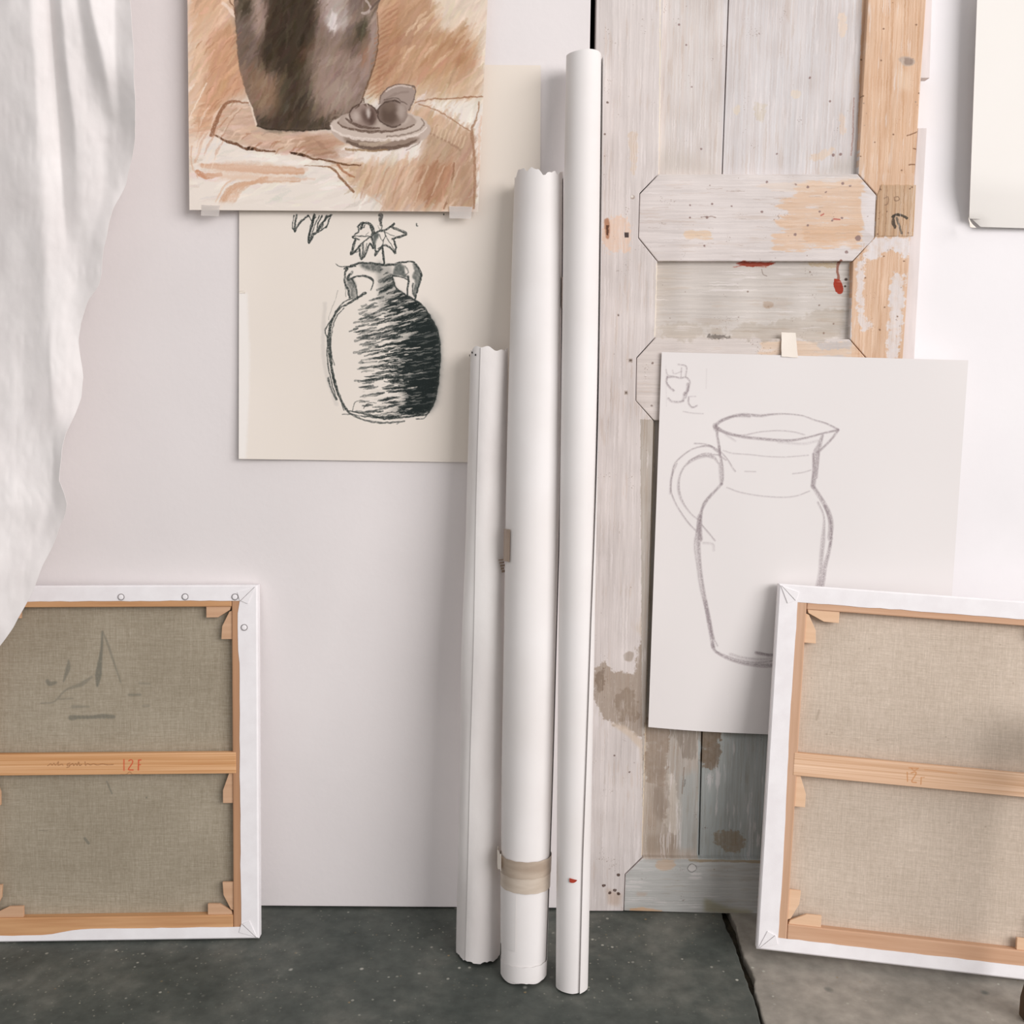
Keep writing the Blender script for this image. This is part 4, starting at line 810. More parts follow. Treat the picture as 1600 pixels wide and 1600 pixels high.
pen(Z8([(450, 1220), (470, 1270), (540, 1320), (640, 1360), (760, 1385), (900, 1395), (1020, 1380), (1130, 1330)]), [4, 3, 2.5, 3, 4, 5, 4, 3], .65); pen(Z8([(480, 1280), (600, 1330), (720, 1360), (850, 1370), (980, 1350)]), 2.5, .5); pen(Z8([(600, 1300), (700, 1330), (860, 1345), (960, 1330)]), 3.5, .3); pen(Z8([(820, 1290), (950, 1310), (1050, 1280)]), 3, .4, n=3)
pen([(1013.5, 700), (1015, 560)], 1, 0); M['jug'] = mat_tex('pencil_paper', J.image('jug_map', 0.97), rough=0.85)
jg = empty('jug_drawing', tuple(PY(1260, 850, -0.016))); tag(jg, 'large white sheet with a pencil drawing of a spouted jug, taped over the old door', 'drawing')
sheet('paper', JC, -0.010, J, M['jug'], lambda u, v_: 0.0015+0.004*v_+0.004*max(0, .2-u)*5*v_-0.0*u, parent=jg, edge=lambda u, v_: (0, 1.2*math.sin(3*math.pi*u)*v_))
tape_piece([(1221, 519), (1243, 520), (1247, 559), (1221, 557)], (-0.0068, -0.0130), M['tape_cream'], jg, 'strip of cream masking tape holding the top edge')

# --- blank sheet upper right
SC_ = [(1529, -60), (1990, -60), (1985, 368), (1514, 354)]
sp = empty('blank_paper_sheet', tuple(PY(1700, 150, 0.03))); tag(sp, 'blank white sheet hanging on the wall at the upper right, corner curled', 'paper sheet')
sheet('paper', SC_, 0.030, None, M['blank'], lambda u, v_: 0.012+0.016*max(0, (0.3-u)/0.3)**1.4*(1-0.75*max(0, v_-.8)/.2)-0.009*max(0, v_-.85)/.15, parent=sp,
      edge=lambda u, v_: (0, -16*max(0, (0.02-u)/0.02) * max(0, (v_-0.97)/0.03)))
curl = [(1513, 338), (1517, 348), (1526, 356), (1516, 355)]
tape_piece(curl, (0.004, 0.002), M['tape_cream'], sp, 'small curled-back corner', name='curled_corner')

# ------------------------------------------------------------------ rolls of paper
def cyl_frame(Bp, Tp):
    a = (Tp-Bp); L = np.linalg.norm(a); a = a/L
    e1 = np.array([1., 0, 0]); e1 = e1-a*(e1@a); e1 /= np.linalg.norm(e1); e2 = np.cross(e1, a)
    if e2[1] > 0: e2 = -e2
    return a, L, e1, e2
class Roll:
    def __init__(s, top, bot, ytop, wt, wb, wm=None):
        Tp = PY(top[0], top[1], ytop); Bp = PZ(bot[0], bot[1], 0.0)
        s.a, s.L, s.e1, s.e2 = cyl_frame(Bp, Tp); s.B = Bp; s.T = Tp
        dep = lambda P_: (P_-CAM)@fw
        s.rb = wb/2/FPX*dep(Bp); s.rt = wt/2/FPX*dep(Tp); s.rm = None if wm is None else wm/2/FPX*dep((Bp+Tp)/2)
        s.w = wm
    def r(s, h):
        t = h/s.L
        if s.rm is None: return s.rb*(1-t)+s.rt*t
        return s.rb*(1-t)*(1-2*t)+4*s.rm*t*(1-t)+s.rt*t*(2*t-1)
    def pt(s, h, th, dr=0.0, scale=1.0):
        r_ = s.r(min(max(h, 0), s.L))*scale+dr
        return s.B+s.a*h+(s.e1*math.cos(th)+s.e2*math.sin(th))*r_
    def h_at(s, py):      # height along the roll seen at photograph row py (front side)
        hs = np.linspace(0, s.L, 400); P_ = np.array([s.pt(h, math.pi/2) for h in hs]); d = P_-CAM
        y = 800-FPX*(d@up)/(d@fw); return float(np.interp(-py, -y, hs))
def build_roll(R, name, m, seam, top_j, bot_j, label, turns=1.7, step=0.0011, lift=0.0006, nh=70, npt=64, dents=0.0, seed=0):
    root = empty(name, tuple(R.B)); n = int(turns*npt); r = np.random.RandomState(seed)
    ph = r.rand(6)*6.28
    V = []
    for j in range(nh+1):
        t = j/nh
        for i in range(n+1):
            phi = i/npt*2*math.pi; th = seam(t)-phi
            h = t*R.L
            if t > .985: h = R.L*(0.985+(t-.985)/.015*(.015))+ (top_j(th) if j == nh else 0)
            if j == 0: h = bot_j(th)
            dr = -step*phi/(2*math.pi)+lift*math.exp(-phi/.25)
            dr += dents*(math.sin(2*th+ph[0]+5*t)+.6*math.sin(3*th+ph[1]-9*t)+.5*math.sin(4*th+ph[2]+17*t))
            V.append(R.pt(h, th, dr))
    F = [(j*(n+1)+i, (j+1)*(n+1)+i, (j+1)*(n+1)+i+1, j*(n+1)+i+1) for j in range(nh) for i in range(n)]
    me = pymesh('rolled_sheet', V, F); o = link('rolled_sheet', me, m, root, smooth=True, world=True); solid(o, 0.0004, 0)
    tag(root, label, 'paper roll', 'paper rolls leaning on the wall')
    return root
def arc_patch(R, root, name, h0, h1, th0, th1, m, dr=0.0012, slope=0.0, label=None, nh=3, nt=24, ragged=0.0, shape=None):
    V = []
    for j in range(nh+1):
        for i in range(nt+1):
            th = th0+(th1-th0)*i/nt
            a_, b_ = (h0, h1) if shape is None else shape(i/nt)
            h = a_+(b_-a_)*j/nh + slope*(i/nt-.5) + ragged*math.sin(i*1.7+j)
            V.append(R.pt(h, th, dr))
    F = [(j*(nt+1)+i, (j+1)*(nt+1)+i, (j+1)*(nt+1)+i+1, j*(nt+1)+i+1) for j in range(nh) for i in range(nt)]
    o = link(name, pymesh(name, V, F), m, root, smooth=True, world=True); solid(o, 0.00025, 0)
    if label: o['label'] = label
    return o
PI = math.pi
R3_ = Roll((912.5, 88), (893, 1541), -0.050, 57, 51, 58)
R2_ = Roll((842, 276), (818, 1523), -0.042, 74, 70, 85)
R1_ = Roll((764, 547), (747, 1490), -0.046, 62, 70, 66)
j2 = lambda th: 0.004*math.sin(3*th+1)+0.003*math.sin(8*th)+0.002*math.sin(17*th)
rr = build_roll(R3_, 'paper_roll', M['paper'], lambda t: math.radians(np.interp(t, [0, .15, .4, .62, .7, 1], [66, 62, 45, 22, 12, 8])), lambda th: 0.0015*math.sin(2*th), lambda th: 0.001*abs(math.sin(th*2)),
                'longest and rightmost white paper roll, thin, its loose edge running down the right side', lift=0.0022, step=0.0018)
a3 = math.radians
hr = R3_.h_at(1375)
arc_patch(R3_, rr, 'paint_mark', hr-0.004, hr+0.004, a3(105), a3(80), M['red'], .0008, label='small red paint mark', nh=2, nt=10, shape=lambda u: (hr-0.0045*math.sin(PI*min(1, u*.8+.2))**.7, hr+0.003*(1-u)))
rm_ = build_roll(R2_, 'paper_roll', M['paper'], lambda t: math.radians(8), j2, lambda th: 0.0015*math.sin(5*th)+.0015,
                 'thickest white paper roll, in the middle, bound low down with brown tape, torn top edge', dents=0.0006, seed=2)
h1_, h2_, h3_ = R2_.h_at(1347), R2_.h_at(1372), R2_.h_at(1398)
arc_patch(R2_, rm_, 'tape', h2_-.002, h1_, a3(-160), a3(200), M['tape_mid'], .0016, slope=0.0, label='upper band of brown packing tape', nt=50, ragged=.0004)
arc_patch(R2_, rm_, 'tape', h3_, h2_+.008, a3(-170), a3(190), M['tape_brown'], .0010, slope=.004, label='lower band of brown packing tape', nt=50, ragged=.0004)
arc_patch(R2_, rm_, 'tape_end', h1_-.022, h1_+.006, a3(150), a3(196), M['tape_cream'], .006, label='loose crumpled tape end', nt=8, ragged=.002)
ha, hb = R2_.h_at(829), R2_.h_at(880)
arc_patch(R2_, rm_, 'tape', hb, ha, a3(180), a3(142), M['tape_dark'], .0014, label='short brown tape scrap on the left side', nt=8)
ha, hb = R2_.h_at(427), R2_.h_at(476)
arc_patch(R2_, rm_, 'tape', hb, ha, a3(22), a3(-6), M["tape_dark"], .0015, label='narrow brown tape scrap high on the right side', nt=8)
arc_patch(R2_, rm_, 'wrap_sheet', R2_.h_at(1488), R2_.h_at(1396), a3(200), a3(112), M['paper'], .0007, label='extra layer of paper below the tape', nt=20)
arc_patch(R2_, rm_, 'wrap_sheet', 0.0035, R2_.h_at(1512), a3(220), a3(-40), M['paper'], .0008, label='paper collar round the bottom end', nt=40, ragged=.0006)
rl = build_roll(R1_, 'paper_roll', M['paper_old'], lambda t: math.radians(122-10*t), lambda th: 0.003*math.sin(3*th+2)+0.002*math.sin(9*th), lambda th: 0.003*abs(math.sin(4*th))+.002*abs(math.sin(11*th)),
                'shortest paper roll, leftmost of the three, creased and grubby with a torn bottom edge', dents=0.0013, seed=4)
hs_ = R1_.h_at(882)
for k_ in range(5): arc_patch(R1_, rl, 'scuff', hs_+.006-k_*.005, hs_+.008-k_*.0045, a3(52-3*k_), a3(26+4*(k_ % 2)), M['tape_dark'], .0022, nh=1, nt=6)
for k_ in range(3): arc_patch(R1_, rl, 'pin_hole', R1_.L-.012+.004*(k_ == 1), R1_.L-.009+.004*(k_ == 1), a3(158-14*k_), a3(154-14*k_), M['dark'], .0014, nh=1, nt=2)

# ------------------------------------------------------------------ stretched canvases seen from behind
CW, CHh = 0.50, 0.61
def canvas(name, BR_px, other_px, top_px, side, label, sty):
    """BR_px: the visible bottom corner; other_px: a point on the bottom edge; top_px: the visible top corner. side=+1 when the visible corner is the right one"""
    c0 = PZ(*BR_px); c1 = PZ(*other_px); ux = (c0-c1) if side > 0 else (c1-c0); ux[2] = 0; ux /= np.linalg.norm(ux)
    d = ray(*top_px); d = d/np.linalg.norm(d); oc = CAM-c0; b_ = oc@d; cc = oc@oc-CHh**2; disc = b_*b_-cc
    t = -b_+ (math.sqrt(disc) if disc > 0 else 0.0)
    T_ = CAM+d*t
    if T_[1] > sty['rest']: T_ = PY(top_px[0], top_px[1], sty['rest'])
    S = float(np.linalg.norm(T_-c0))/CHh
    uz = T_-c0; uz /= np.linalg.norm(uz)
    ux = ux-uz*(ux@uz); ux /= np.linalg.norm(ux); uy = np.cross(uz, ux)       # points to the wall
    O = c0-(ux*CW*S if side > 0 else 0); drop = max(0, -uy[2])*0.019
    O = O+np.array([0, 0, drop]); O[2] += max(0, -min(O[2]-drop, (O+ux*CW*S)[2]-drop))
    Mx = Matrix(((ux[0]*S, uy[0]*S, uz[0]*S, O[0]), (ux[1]*S, uy[1]*S, uz[1]*S, O[1]), (ux[2]*S, uy[2]*S, uz[2]*S, O[2]), (0, 0, 0, 1)))
    root = empty(name, mat=Mx); tag(root, label, 'canvas', 'stretched canvases turned to the wall')
    0 and print(name, 'origin', O, 'uz', uz, 'ux', ux, 'top', T_)
    wl, wr, wt, wb = sty['bars']; el, er, et, eb = sty['edge']; mx, mz = sty['wx'], sty['wz']; key = sty['key']
    z1c, z0c = sty['cross']
    TH = 0.018
    box('stretcher_bar', 0.001, wl, 0, TH, 0.001, CHh-0.001, mz, root, .0018)
    box('stretcher_bar', CW-wr, CW-0.001, 0, TH, 0.001, CHh-0.001, mz, root, .0018)
    box('stretcher_bar', wl+.0004, CW-wr-.0004, 0.0004, TH, CHh-wt, CHh-0.001, mx, root, .0018)
    box('stretcher_bar', wl+.0004, CW-wr-.0004, 0.0004, TH, 0.001, wb, mx, root, .0018)
    # crossbar with its print
    cx0, cx1 = wl-.006, CW-wr+.006
    X = sty['xtex'](cx0, cx1, z0c, z1c)
    me_ = prism('cross_bar', [(cx0, z0c), (cx1, z0c), (cx1, z1c), (cx0, z1c)], -0.0008, 0.012, X[0], root, tex=X[1], bev=.0012)
    me_['label'] = sty['crosslabel']
    # linen
    T = sty['linen']; nu, nv = 20, 24; V = []; U = []
    for j in range(nv+1):
        for i in range(nu+1):
            x = 0.004+(CW-.008)*i/nu; z = 0.004+(CHh-.008)*j/nv
            V.append((x, TH-.0012-0.0012*math.sin(PI*i/nu)*math.sin(PI*j/nv), z)); U.append((i/nu, j/nv))
    F = [(j*(nu+1)+i, j*(nu+1)+i+1, (j+1)*(nu+1)+i+1, (j+1)*(nu+1)+i) for j in range(nv) for i in range(nu)]
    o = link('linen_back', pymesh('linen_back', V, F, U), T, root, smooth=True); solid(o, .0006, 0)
    # primed canvas folded round the edge: front, sides and the strip on the back
    r = np.random.RandomState(sty['seed']); n = 26
    def inner(side_, t):
        base = {'b': eb, 'r': er, 't': et, 'l': el}[side_](t) if callable({'b': eb, 'r': er, 't': et, 'l': el}[side_]) else {'b': eb, 'r': er, 't': et, 'l': el}[side_]
        return base
    loops_o = []; loops_i = []
    for sd in 'brtl':
        for k_ in range(n):
            t = k_/n
            e0, e1_ = {'b': ('l', 'r'), 'r': ('b', 't'), 't': ('r', 'l'), 'l': ('t', 'b')}[sd]
            cur = inner(sd, t if sd in 'br' else 1-t)+r.normal(0, .0003)
            a0 = inner(e0, 0 if sd in 'b' else (1 if sd in 't' else (1 if False else (1 if sd == 'r' else 0)))); 
            s0 = {'b': el, 'r': eb, 't': er, 'l': et}[sd]; s1 = {'b': er, 'r': et, 't': el, 'l': eb}[sd]
            s0 = s0((1 if sd == 'r' else 0)) if callable(s0) else s0; s1 = s1((0 if sd == 'l' else 1)) if callable(s1) else s1
            Lk = CW if sd in 'bt' else CHh
            pos = s0+(Lk-s0-s1)*t; po = Lk*t
            if sd == 'b': loops_o.append((po, 0)); loops_i.append((pos, cur))
            if sd == 'r': loops_o.append((CW, po)); loops_i.append((CW-cur, pos))
            if sd == 't': loops_o.append((CW-po, CHh)); loops_i.append((CW-pos, CHh-cur))
            if sd == 'l': loops_o.append((0, CHh-po)); loops_i.append((cur, CHh-pos))
    N = len(loops_o); f_ = -0.0012; V = []
    for (x, z) in loops_i: V.append((x, f_+.0004, z))
    for (x, z) in loops_o: V.append((min(max(x, .0025), CW-.0025), f_, min(max(z, .0025), CHh-.0025)))
    for (x, z) in loops_o: V.append((x, f_+.0025, z))
    for (x, z) in loops_o: V.append((x, TH+.0005, z))
    F = []
    for k_ in range(N):
        l_ = (k_+1) % N
        for a_ in range(3): F.append((a_*N+k_, a_*N+l_, (a_+1)*N+l_, (a_+1)*N+k_))
    F.append(tuple(3*N+k_ for k_ in range(N)))
    me = pymesh('folded_canvas', V, F); fixn(me); o = link('folded_canvas', me, M['primed'], root); solid(o, .0005, -1)
    # folded corners: small flap, the fold's shade painted as a thin grey strip
    for (cx, cz, sx, sz) in ((0, 0, 1, 1), (CW, 0, -1, 1), (CW, CHh, -1, -1), (0, CHh, 1, -1)):
        e = .030; poly = [(cx+sx*.003, cz+sz*.003), (cx+sx*(e+.004), cz+sz*.012), (cx+sx*e, cz+sz*(e-.004)), (cx+sx*.016, cz+sz*(e+.002))]
        if sx*sz < 0: poly = poly[::-1]
        prism('corner_fold', poly, -0.0026, -0.0012, M['primed'], root, bev=.0004)
        a1 = [(cx+sx*.004, cz+sz*.003), (cx+sx*.0048, cz+sz*.003), (cx+sx*.0288, cz+sz*.0262), (cx+sx*.028, cz+sz*.0266)]
        prism('crease_shade', a1, -0.0028, -0.0026, M['pencil'], root, bev=0)
    # corner wedges
    y0k, y1k = 0.003, 0.0085
    def K(poly): prism('wedge', poly, y0k, y1k, key, root, bev=.0006)
    L_ = .052; H_ = .019; ix0, ix1, iz0, iz1 = wl, CW-wr, wb, CHh-wt
    for (x, z, sx, sz) in ((ix0, iz0, 1, 1), (ix1, iz0, -1, 1), (ix1, iz1, -1, -1), (ix0, iz1, 1, -1)):
        hL = L_*(0.85 if sx < 0 else 1.05)
        K([(x+sx*.002, z), (x+sx*hL, z), (x+sx*hL, z+sz*H_), (x+sx*(hL*.55), z+sz*H_*.98), (x+sx*.004, z+sz*.006)])
        K([(x, z+sz*.007), (x+sx*.005, z+sz*.009), (x+sx*H_*.92, z+sz*.034), (x+sx*H_, z+sz*L_*1.08), (x, z+sz*L_*1.08)])
    for (x, sx) in ((ix0, 1), (ix1, -1)):
        K([(x, z0c-.0005), (x+sx*.007, z0c-.0005), (x+sx*.0175, z0c-.030), (x+sx*.0175, z0c-.052), (x, z0c-.052)])
    for (x, z) in sty.get('tacks', []):
        me = bpy.data.meshes.new('tack'); bm = bmesh.new()
        bmesh.ops.create_uvsphere(bm, u_segments=20, v_segments=8, radius=.0046)
        for v_ in bm.verts: v_.co.z *= .14
        bmesh.ops.rotate(bm, verts=bm.verts, matrix=Matrix.Rotation(PI/2, 3, 'X')); bmesh.ops.translate(bm, verts=bm.verts, vec=(x, -0.0022, z)); bm.to_mesh(me); bm.free()
        o = link('tack', me, M['primed'], root, smooth=True)
        V = []; nt, ns = 24, 6
        for i in range(nt):
            for j in range(ns):
                A_ = 2*PI*i/nt; B_ = 2*PI*j/ns; R_ = .0051+.0006*math.cos(B_); V.append((x+R_*math.cos(A_), -0.0019+.0006*math.sin(B_), z+R_*math.sin(A_)))
        F = [(i*ns+j, ((i+1) % nt)*ns+j, ((i+1) % nt)*ns+(j+1) % ns, i*ns+(j+1) % ns) for i in range(nt) for j in range(ns)]
        link('tack_rim', pymesh('tack_rim', V, F), M['rim'], o, smooth=True)
    return root
def linen_tex(name, base, marks, illum, seed):
    T = Tex(0.004, CW-.004, 0.004, CHh-.004, 0, base, res=2000, fn=marks[0])
    r = np.random.RandomState(seed); H, W = T.H, T.W
    th = vnoise(H, W, 40, 1.5, seed)*.5+vnoise(H, W, 1.5, 40, seed+1)*.5+vnoise(H, W, 9, 1.6, seed+2)*.4+vnoise(H, W, 1.6, 9, seed+3)*.4-.9
    T.im += (th*24)[..., None]*np.array([1, 1, 1.05]) + ((vnoise(H, W, 160, 160, seed+5)-.5)*10)[..., None]
    sl = (vnoise(H, W, 2, 26, seed+6) > .93); T.im[sl] += 5
    marks[1](T); return mat_tex(name, T.image(name+'_map', illum), rough=.95, spec=.05, bump=.3, bscale=900, bdist=.0004)
def lm(T):
    c = (104, 102, 92); s_ = lambda L, w_, a=.6: T.stroke([(x/5, 880+y/5) for x, y in L], w_, c, a, soft=2.5, grit=.3)
    s_([(805, 555), (800, 680), (785, 800), (775, 880), (765, 975)], [2.5, 4, 7, 10, 3], .75); s_([(810, 560), (850, 660), (885, 770), (945, 950)], [2, 3.5, 3, 2], .5); s_([(545, 775), (540, 840), (505, 940)], [2, 7, 2], .6); s_([(380, 940), (400, 960), (445, 950)], [6, 7, 4], .6)
    s_([(330, 1110), (430, 1100), (520, 1010), (640, 965), (720, 910)], [2, 2, 3, 7, 3], .45); s_([(470, 1080), (575, 1075)], 2.5, .35); s_([(575, 1140), (700, 1140)], [5, 2], .4); s_([(560, 1225), (620, 1222), (720, 1222), (800, 1215), (890, 1220)], [8, 5, 5, 7, 5], .65); s_([(1010, 1050), (1095, 1050)], 3.5, .5); s_([(1090, 960), (1170, 965)], 2.5, .35); s_([(1120, 1140), (1160, 1135)], 4, .3)
    for i in range(10): x = 590+i*31; s_([(x, 1212), (x+8, 1232)], 2, .35)
    t_ = lambda L, w_, a: T.stroke([(x/2.58, 880+y/2.58) for x, y in L], w_, c, a, soft=1.5)
    t_([(430, 890), (450, 940)], 2.5, .5); t_([(340, 1120), (355, 1140)], 4, .6); t_([(160, 1085), (190, 1088)], 1.5, .3); T.dot(228, 1251, 1.4, c, .6)
loc_l = lambda p: np.stack([(p[:, 0]+48)/906.0, (1469-p[:, 1])/903.0], 1)
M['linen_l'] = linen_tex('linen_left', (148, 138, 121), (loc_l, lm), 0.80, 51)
def rm(T):
    c = (150, 134, 118)
    T.stroke([(1282, 1135), (1278, 1150)], 3, c, .4, soft=2); T.stroke([(1345, 1200), (1370, 1210)], 3, c, .2, soft=2)
    for i in range(14): x = r2.uniform(1260, 1590); y = r2.uniform(1000, 1400); T.dot(x, y, 1.2, c, .4)
loc_r = lambda p: np.stack([(p[:, 0]-1183-(1503-p[:, 1])*.058)/960.0, (1508+.074*(p[:, 0]-1195)-p[:, 1])/945.0], 1)
M['linen_r'] = linen_tex('linen_right', (197, 182, 166), (loc_r, rm), 0.90, 61)
def xbar(name, c1, txt, illum, scalepx, fn):
    def mk_(x0, x1, z0, z1):
        T = Tex(x0, x1, z0, z1, 0, c1, res=2600, fn=fn); H, W = T.H, T.W
        gr = vnoise(H, W, 4, 500, 71)*.5+vnoise(H, W, 9, 900, 72)*.3+vnoise(H, W, 2, 160, 73)*.2-.5
        T.im += (gr*56)[..., None]*np.array([.8, 1, 1.15]); txt(T)
        return mat_tex(name, T.image(name+'_map', illum), rough=.6, bump=.1, bscale=300), T
    return mk_
def txt_l(T):
    R_ = (196, 86, 58); f = lambda L, w_, a=.9: T.stroke([(x/6.667, 1150+y/6.667) for x, y in L], w_, R_, a, soft=.6, grit=.35)
    f([(1322, 250), (1322, 358)], 2.2, .75); f([(1372, 262), (1392, 252), (1410, 262), (1408, 285), (1385, 320), (1368, 352), (1415, 356)], 1.9); f([(1472, 258), (1468, 356)], 2.2); f([(1472, 256), (1496, 254)], 1.9); f([(1470, 305), (1490, 303)], 1.9)
    c = (142, 98, 66); g2 = lambda L, w_, a=.7: T.stroke([(x/6.667, 1150+y/6.667) for x, y in L], w_, c, a, soft=.6, grit=.5)
    g2([(545, 305), (575, 285), (590, 300), (610, 280), (625, 300), (655, 265), (650, 300), (690, 290), (700, 302)], 1.3)
    g2([(770, 280), (745, 290), (745, 305), (765, 300), (765, 315), (740, 325)], 1.5); g2([(775, 300), (800, 285), (810, 305), (830, 285), (845, 305), (860, 270), (870, 305), (890, 295)], 1.5)
    g2([(925, 270), (930, 305), (950, 288), (980, 300), (1010, 290), (1050, 302), (1100, 292), (1150, 300), (1215, 298)], 1.5)
    g2([(1290, 402), (1340, 404), (1380, 375), (1410, 400), (1480, 402)], 1.3, .6)
def txt_r(T):
    c = (198, 134, 84); f = lambda L, w_, a=.7: T.stroke([(1380+x/7.27, 1180+y/7.27) for x, y in L], w_, c, a, soft=.7, grit=.3)
    f([(255, 340), (258, 440)], 1.6); f([(275, 290), (380, 292)], 1.5, .6); f([(300, 345), (345, 335), (350, 360), (305, 440), (355, 452)], 1.8); f([(410, 395), (405, 470)], 1.6); f([(410, 395), (445, 392)], 1.3, .5)
    f([(450, 305), (600, 320), (800, 340)], 2, .3); f([(300, 290), (330, 320), (370, 300)], 1.5, .6)
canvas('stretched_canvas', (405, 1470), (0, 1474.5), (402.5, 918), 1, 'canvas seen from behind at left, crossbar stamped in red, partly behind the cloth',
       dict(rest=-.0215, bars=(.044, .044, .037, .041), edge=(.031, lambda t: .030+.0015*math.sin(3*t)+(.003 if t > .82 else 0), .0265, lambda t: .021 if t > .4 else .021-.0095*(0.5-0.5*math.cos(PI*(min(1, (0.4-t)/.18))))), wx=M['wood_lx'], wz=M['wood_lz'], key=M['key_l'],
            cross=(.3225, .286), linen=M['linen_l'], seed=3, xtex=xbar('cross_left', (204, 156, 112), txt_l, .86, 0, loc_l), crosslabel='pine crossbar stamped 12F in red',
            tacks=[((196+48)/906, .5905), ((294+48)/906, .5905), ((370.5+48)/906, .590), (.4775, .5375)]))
canvas('stretched_canvas', (1181, 1503), (1600, 1535.5), (1216, 933), -1, 'canvas seen from behind on the right, paler linen, leaning on the jug drawing',
       dict(rest=-.040, bars=(.048, .044, .040, .046), edge=(lambda t: .034-.002*t+.001*math.sin(7*t), .031, .029, .0225), wx=M['wood_rx'], wz=M['wood_rz'], key=M['key_r'],
            cross=(.330, .292), linen=M['linen_r'], seed=5, xtex=xbar('cross_right', (220, 182, 150), txt_r, .92, 0, loc_r), crosslabel='pale pine crossbar with a faint orange 12F stamp'))

# ------------------------------------------------------------------ linen cloth hanging on the left
edge_pts = [(-620, 190), (-300, 205), (-100, 203), (0, 203), (60, 208), (130, 210), (190, 212), (215, 211), (250, 206), (290, 196), (325, 178), (350, 170), (390, 162), (430, 158), (448, 153), (470, 138), (505, 126), (530, 123), (560, 126), (590, 130), (620, 128), (645, 118), (676, 104), (700, 97), (728, 94), (750, 93), (770, 100), (787, 104), (805, 102), (825, 93), (840, 88), (884, 67), (917, 54), (950, 38), (980, 21), (1012, -2), (1060, -40), (1100, -75), (1140, -120)]
er_ = np.array(edge_pts, float)
# slope of the cloth (depth change per horizontal distance) at matching fold lines, row by row
rows = [(-620, [(-160, .3), (20, .3), (45, .1), (52, -.6), (72, -.7), (76, 1.3), (88, 1.2), (98, -.1), (115, -.2), (122, .8), (135, .7), (142, -.5), (170, -.4), (178, .4), (200, .4)]),
        (0, [(-160, .3), (30, .25), (44, .2), (52, -.5), (77, -.7), (80, 1.5), (92, 1.3), (98, -.2), (119, -.2), (126, .9), (137, .8), (143, -.5), (177, -.4), (183, .45), (205, .4)]),
        (100, [(-160, .3), (34, .25), (52, .2), (60, -.5), (84, -.7), (87, 1.4), (101, 1.1), (107, -.2), (132, -.2), (142, .8), (160, .7), (166, -.4), (178, -.3), (184, .4), (208, .3)]),
        (190, [(-160, .3), (40, .3), (56, .2), (64, -.5), (91, -.7), (94, 1.1), (113, .8), (119, -.1), (132, -.4), (160, -.3), (172, .3), (184, .3), (188, .5), (192, .7), (210, .6)]),
        (300, [(-160, .3), (44, .35), (58, .25), (74, -.5), (97, -.6), (100, .5), (118, .35), (124, 0), (142, -.25), (160, -.25), (172, .15), (182, .1), (186, -.1), (190, -.2), (200, -.2)]),
        (380, [(-160, .15), (40, .3), (64, .45), (78, -.3), (103, -.5), (107, .1), (120, .1), (126, .1), (134, .1), (140, .2), (144, .4), (150, .4), (158, .3), (160, .2), (166, .1)]),
        (450, [(-160, .05), (40, .3), (68, .5), (76, -.2), (90, -.3), (112, -.4), (118, -.2), (124, 0), (128, .1), (132, .2), (138, .3), (144, .3), (150, .2), (154, .1), (158, .1)]),
        (560, [(-160, 0), (34, .15), (66, .45), (77, .6), (80, -.2), (90, -.4), (100, -.4), (108, -.4), (112, -.4), (116, -.4), (119, -.4), (122, -.4), (125, -.4), (128, -.4), (132, -.4)]),
        (640, [(-160, 0), (30, .1), (66, .25), (82, .4), (86, -.1), (92, -.4), (98, -.4), (104, -.4), (108, -.3), (110, -.2), (112, -.2), (114, -.2), (116, -.2), (118, -.2), (122, -.2)]),
        (720, [(-160, -.1), (30, -.05), (60, .05), (82, .1), (85, .9), (88, 1.0), (90, .9), (92, .9), (94, .9), (95, .9), (96, .9), (97, .9), (98, .9), (99, .9), (102, .9)]),
        (790, [(-160, -.15), (30, -.15), (56, -.1), (78, -.1), (82, .3), (86, .5), (90, .4), (94, .4), (98, .3), (100, .3), (102, .3), (104, .3), (106, .3), (108, .3), (110, .3)]),
        (900, [(-160, -.2), (0, -.2), (20, -.2), (30, -.2), (40, -.2), (44, -.2), (48, -.2), (52, -.2), (56, -.2), (60, -.2), (64, -.2), (68, -.2), (70, -.2), (72, -.2), (80, -.2)]),
        (1140, [(-160, -.2), (-120, -.2), (20, -.2), (30, -.2), (40, -.2), (44, -.2), (48, -.2), (52, -.2), (56, -.2), (60, -.2), (64, -.2), (68, -.2), (70, -.2), (72, -.2), (80, -.2)])]
ry = np.array([r_[0] for r_ in rows], float); rxv = np.array([[p[0] for p in r_[1]] for r_ in rows], float); rsv = np.array([[p[1] for p in r_[1]] for r_ in rows], float)
XL = -160.0; NX, NY = 220, 330; ys = np.linspace(-620, 1140, NY+1)
gx = np.arange(XL, 226, 1.0)
nzA = vnoise(NY+1, len(gx), 9, 22, 81)-.5; nzB = vnoise(NY+1, len(gx), 2.2, 8, 82)-.5+(np.abs(vnoise(NY+1, len(gx), 4, 12, 83)-.5)*1.6)
DEP = np.zeros((NY+1, len(gx)))
for j, y in enumerate(ys):
    bx = np.array([np.interp(y, ry, rxv[:, k_]) for k_ in range(15)]); bs = np.array([np.interp(y, ry, rsv[:, k_]) for k_ in range(15)])
    s_ = np.interp(gx, bx, bs); dpt = np.cumsum(s_)*0.00108*0.95
    e_ = np.interp(y, er_[:, 0], er_[:, 1]); k_ = int(np.clip(e_-XL, 0, len(gx)-1)); kk = int(np.clip(80-XL, 0, len(gx)-1))
    DEP[j] = dpt-dpt[min(k_, kk)]
DEP = blur(DEP.astype(np.float32), 1) + nzA*0.0030 + nzB*0.0007
V = []
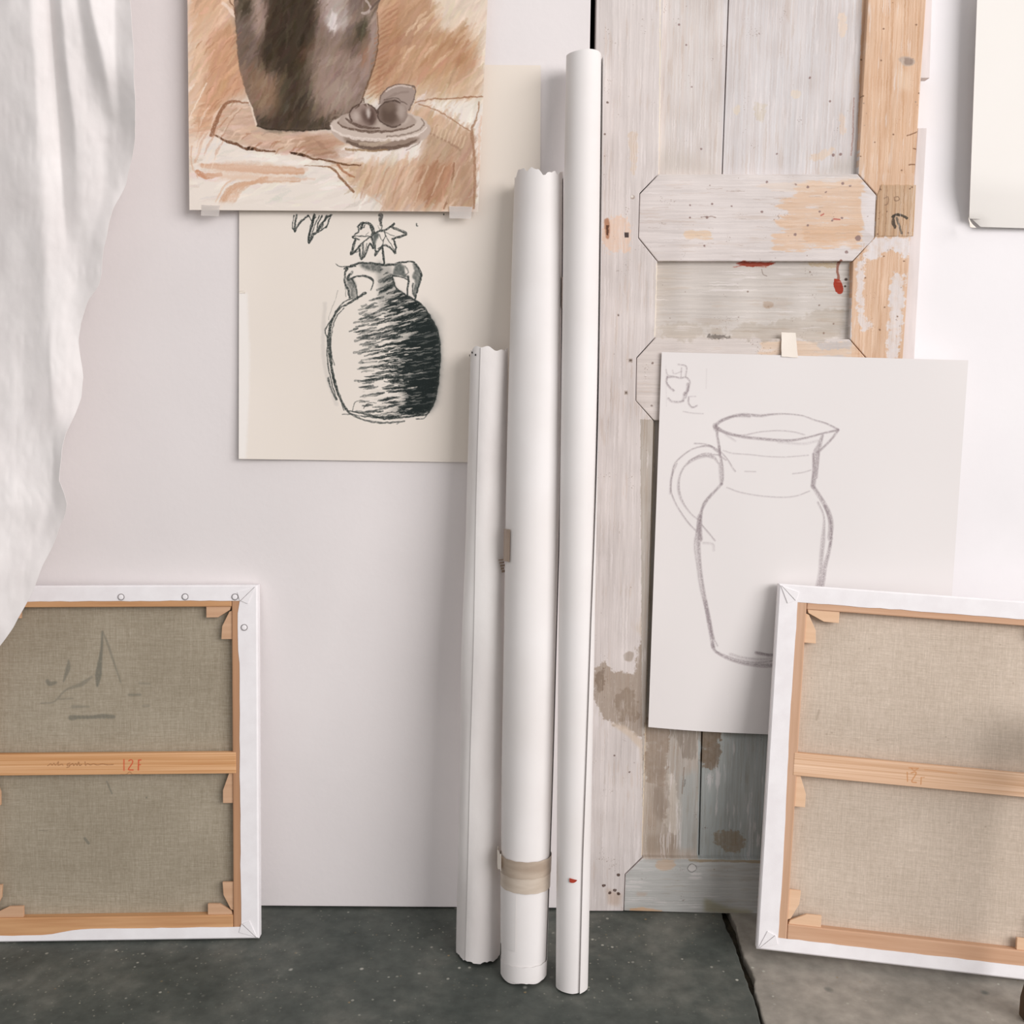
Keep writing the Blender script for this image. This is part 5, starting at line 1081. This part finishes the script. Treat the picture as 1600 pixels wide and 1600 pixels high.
for j, y in enumerate(ys):
    xr_ = np.interp(y, er_[:, 0], er_[:, 1])+.6*math.sin(y*.09)
    base = -0.115-0.030*np.clip((y-500)/500, 0, 1)
    for i in range(NX+1):
        x = XL+(xr_-XL)*i/NX if xr_ > XL else XL+0.01*i
        d_ = base-np.interp(x, gx, DEP[j]); V.append(PY(x, y, min(d_, -0.05)))
F = [(j*(NX+1)+i, (j+1)*(NX+1)+i, (j+1)*(NX+1)+i+1, j*(NX+1)+i+1) for j in range(NY) for i in range(NX)]
cl = link('linen_cloth', pymesh('linen_cloth', V, F), M['cloth'], None, smooth=True); solid(cl, 0.0005, 0)
tag(cl, 'white creased linen cloth hanging in folds at the left edge, over the left canvas', 'cloth')

# ------------------------------------------------------------------ dark wooden leg cut by the bottom right corner
lg = empty('wooden_leg_post', tuple(PZ(1608, 1592))); tag(lg, 'dark brown wooden furniture leg at the bottom right corner of the view', 'furniture leg')
b0 = PZ(1608, 1592)
V = []
for (dz, w_, off) in ((0, .011, 0), (.03, .012, .001), (.06, .0105, .004), (.12, .011, .016), (.45, .014, .075)):
    for (sx, sy) in ((-1, -1), (1, -1), (1, 1), (-1, 1)): V.append((b0[0]+sx*w_+off, b0[1]+sy*w_, dz))
F = [(0, 3, 2, 1), (16, 17, 18, 19)]+[(k_*4+i, k_*4+(i+1) % 4, (k_+1)*4+(i+1) % 4, (k_+1)*4+i) for k_ in range(4) for i in range(4)]
o = link('leg', pymesh('leg', V, F), M['dark_wood'], lg, world=True); bevel(o, .002, 3)
sc_y = float(b0[1])
for (x, z) in ((b0[0]+.075, .45),):
    prism('apron_rail', [(x-.014, z-.03), (x+.35, z-.03), (x+.35, z+.03), (x-.014, z+.03)], sc_y-.014, sc_y+.014, M['dark_wood'], lg, bev=.002, world=True)
o2 = link('leg', o.data.copy(), M['dark_wood'], lg, world=True); o2.data.transform(Matrix.Translation((-2*b0[0], 0, 0)) @ Matrix.Identity(4)) if False else None
me2 = o2.data; 
for v_ in me2.vertices: v_.co.x = 2*(b0[0]+.24)-v_.co.x
me2.flip_normals(); bevel(o2, .002, 3)
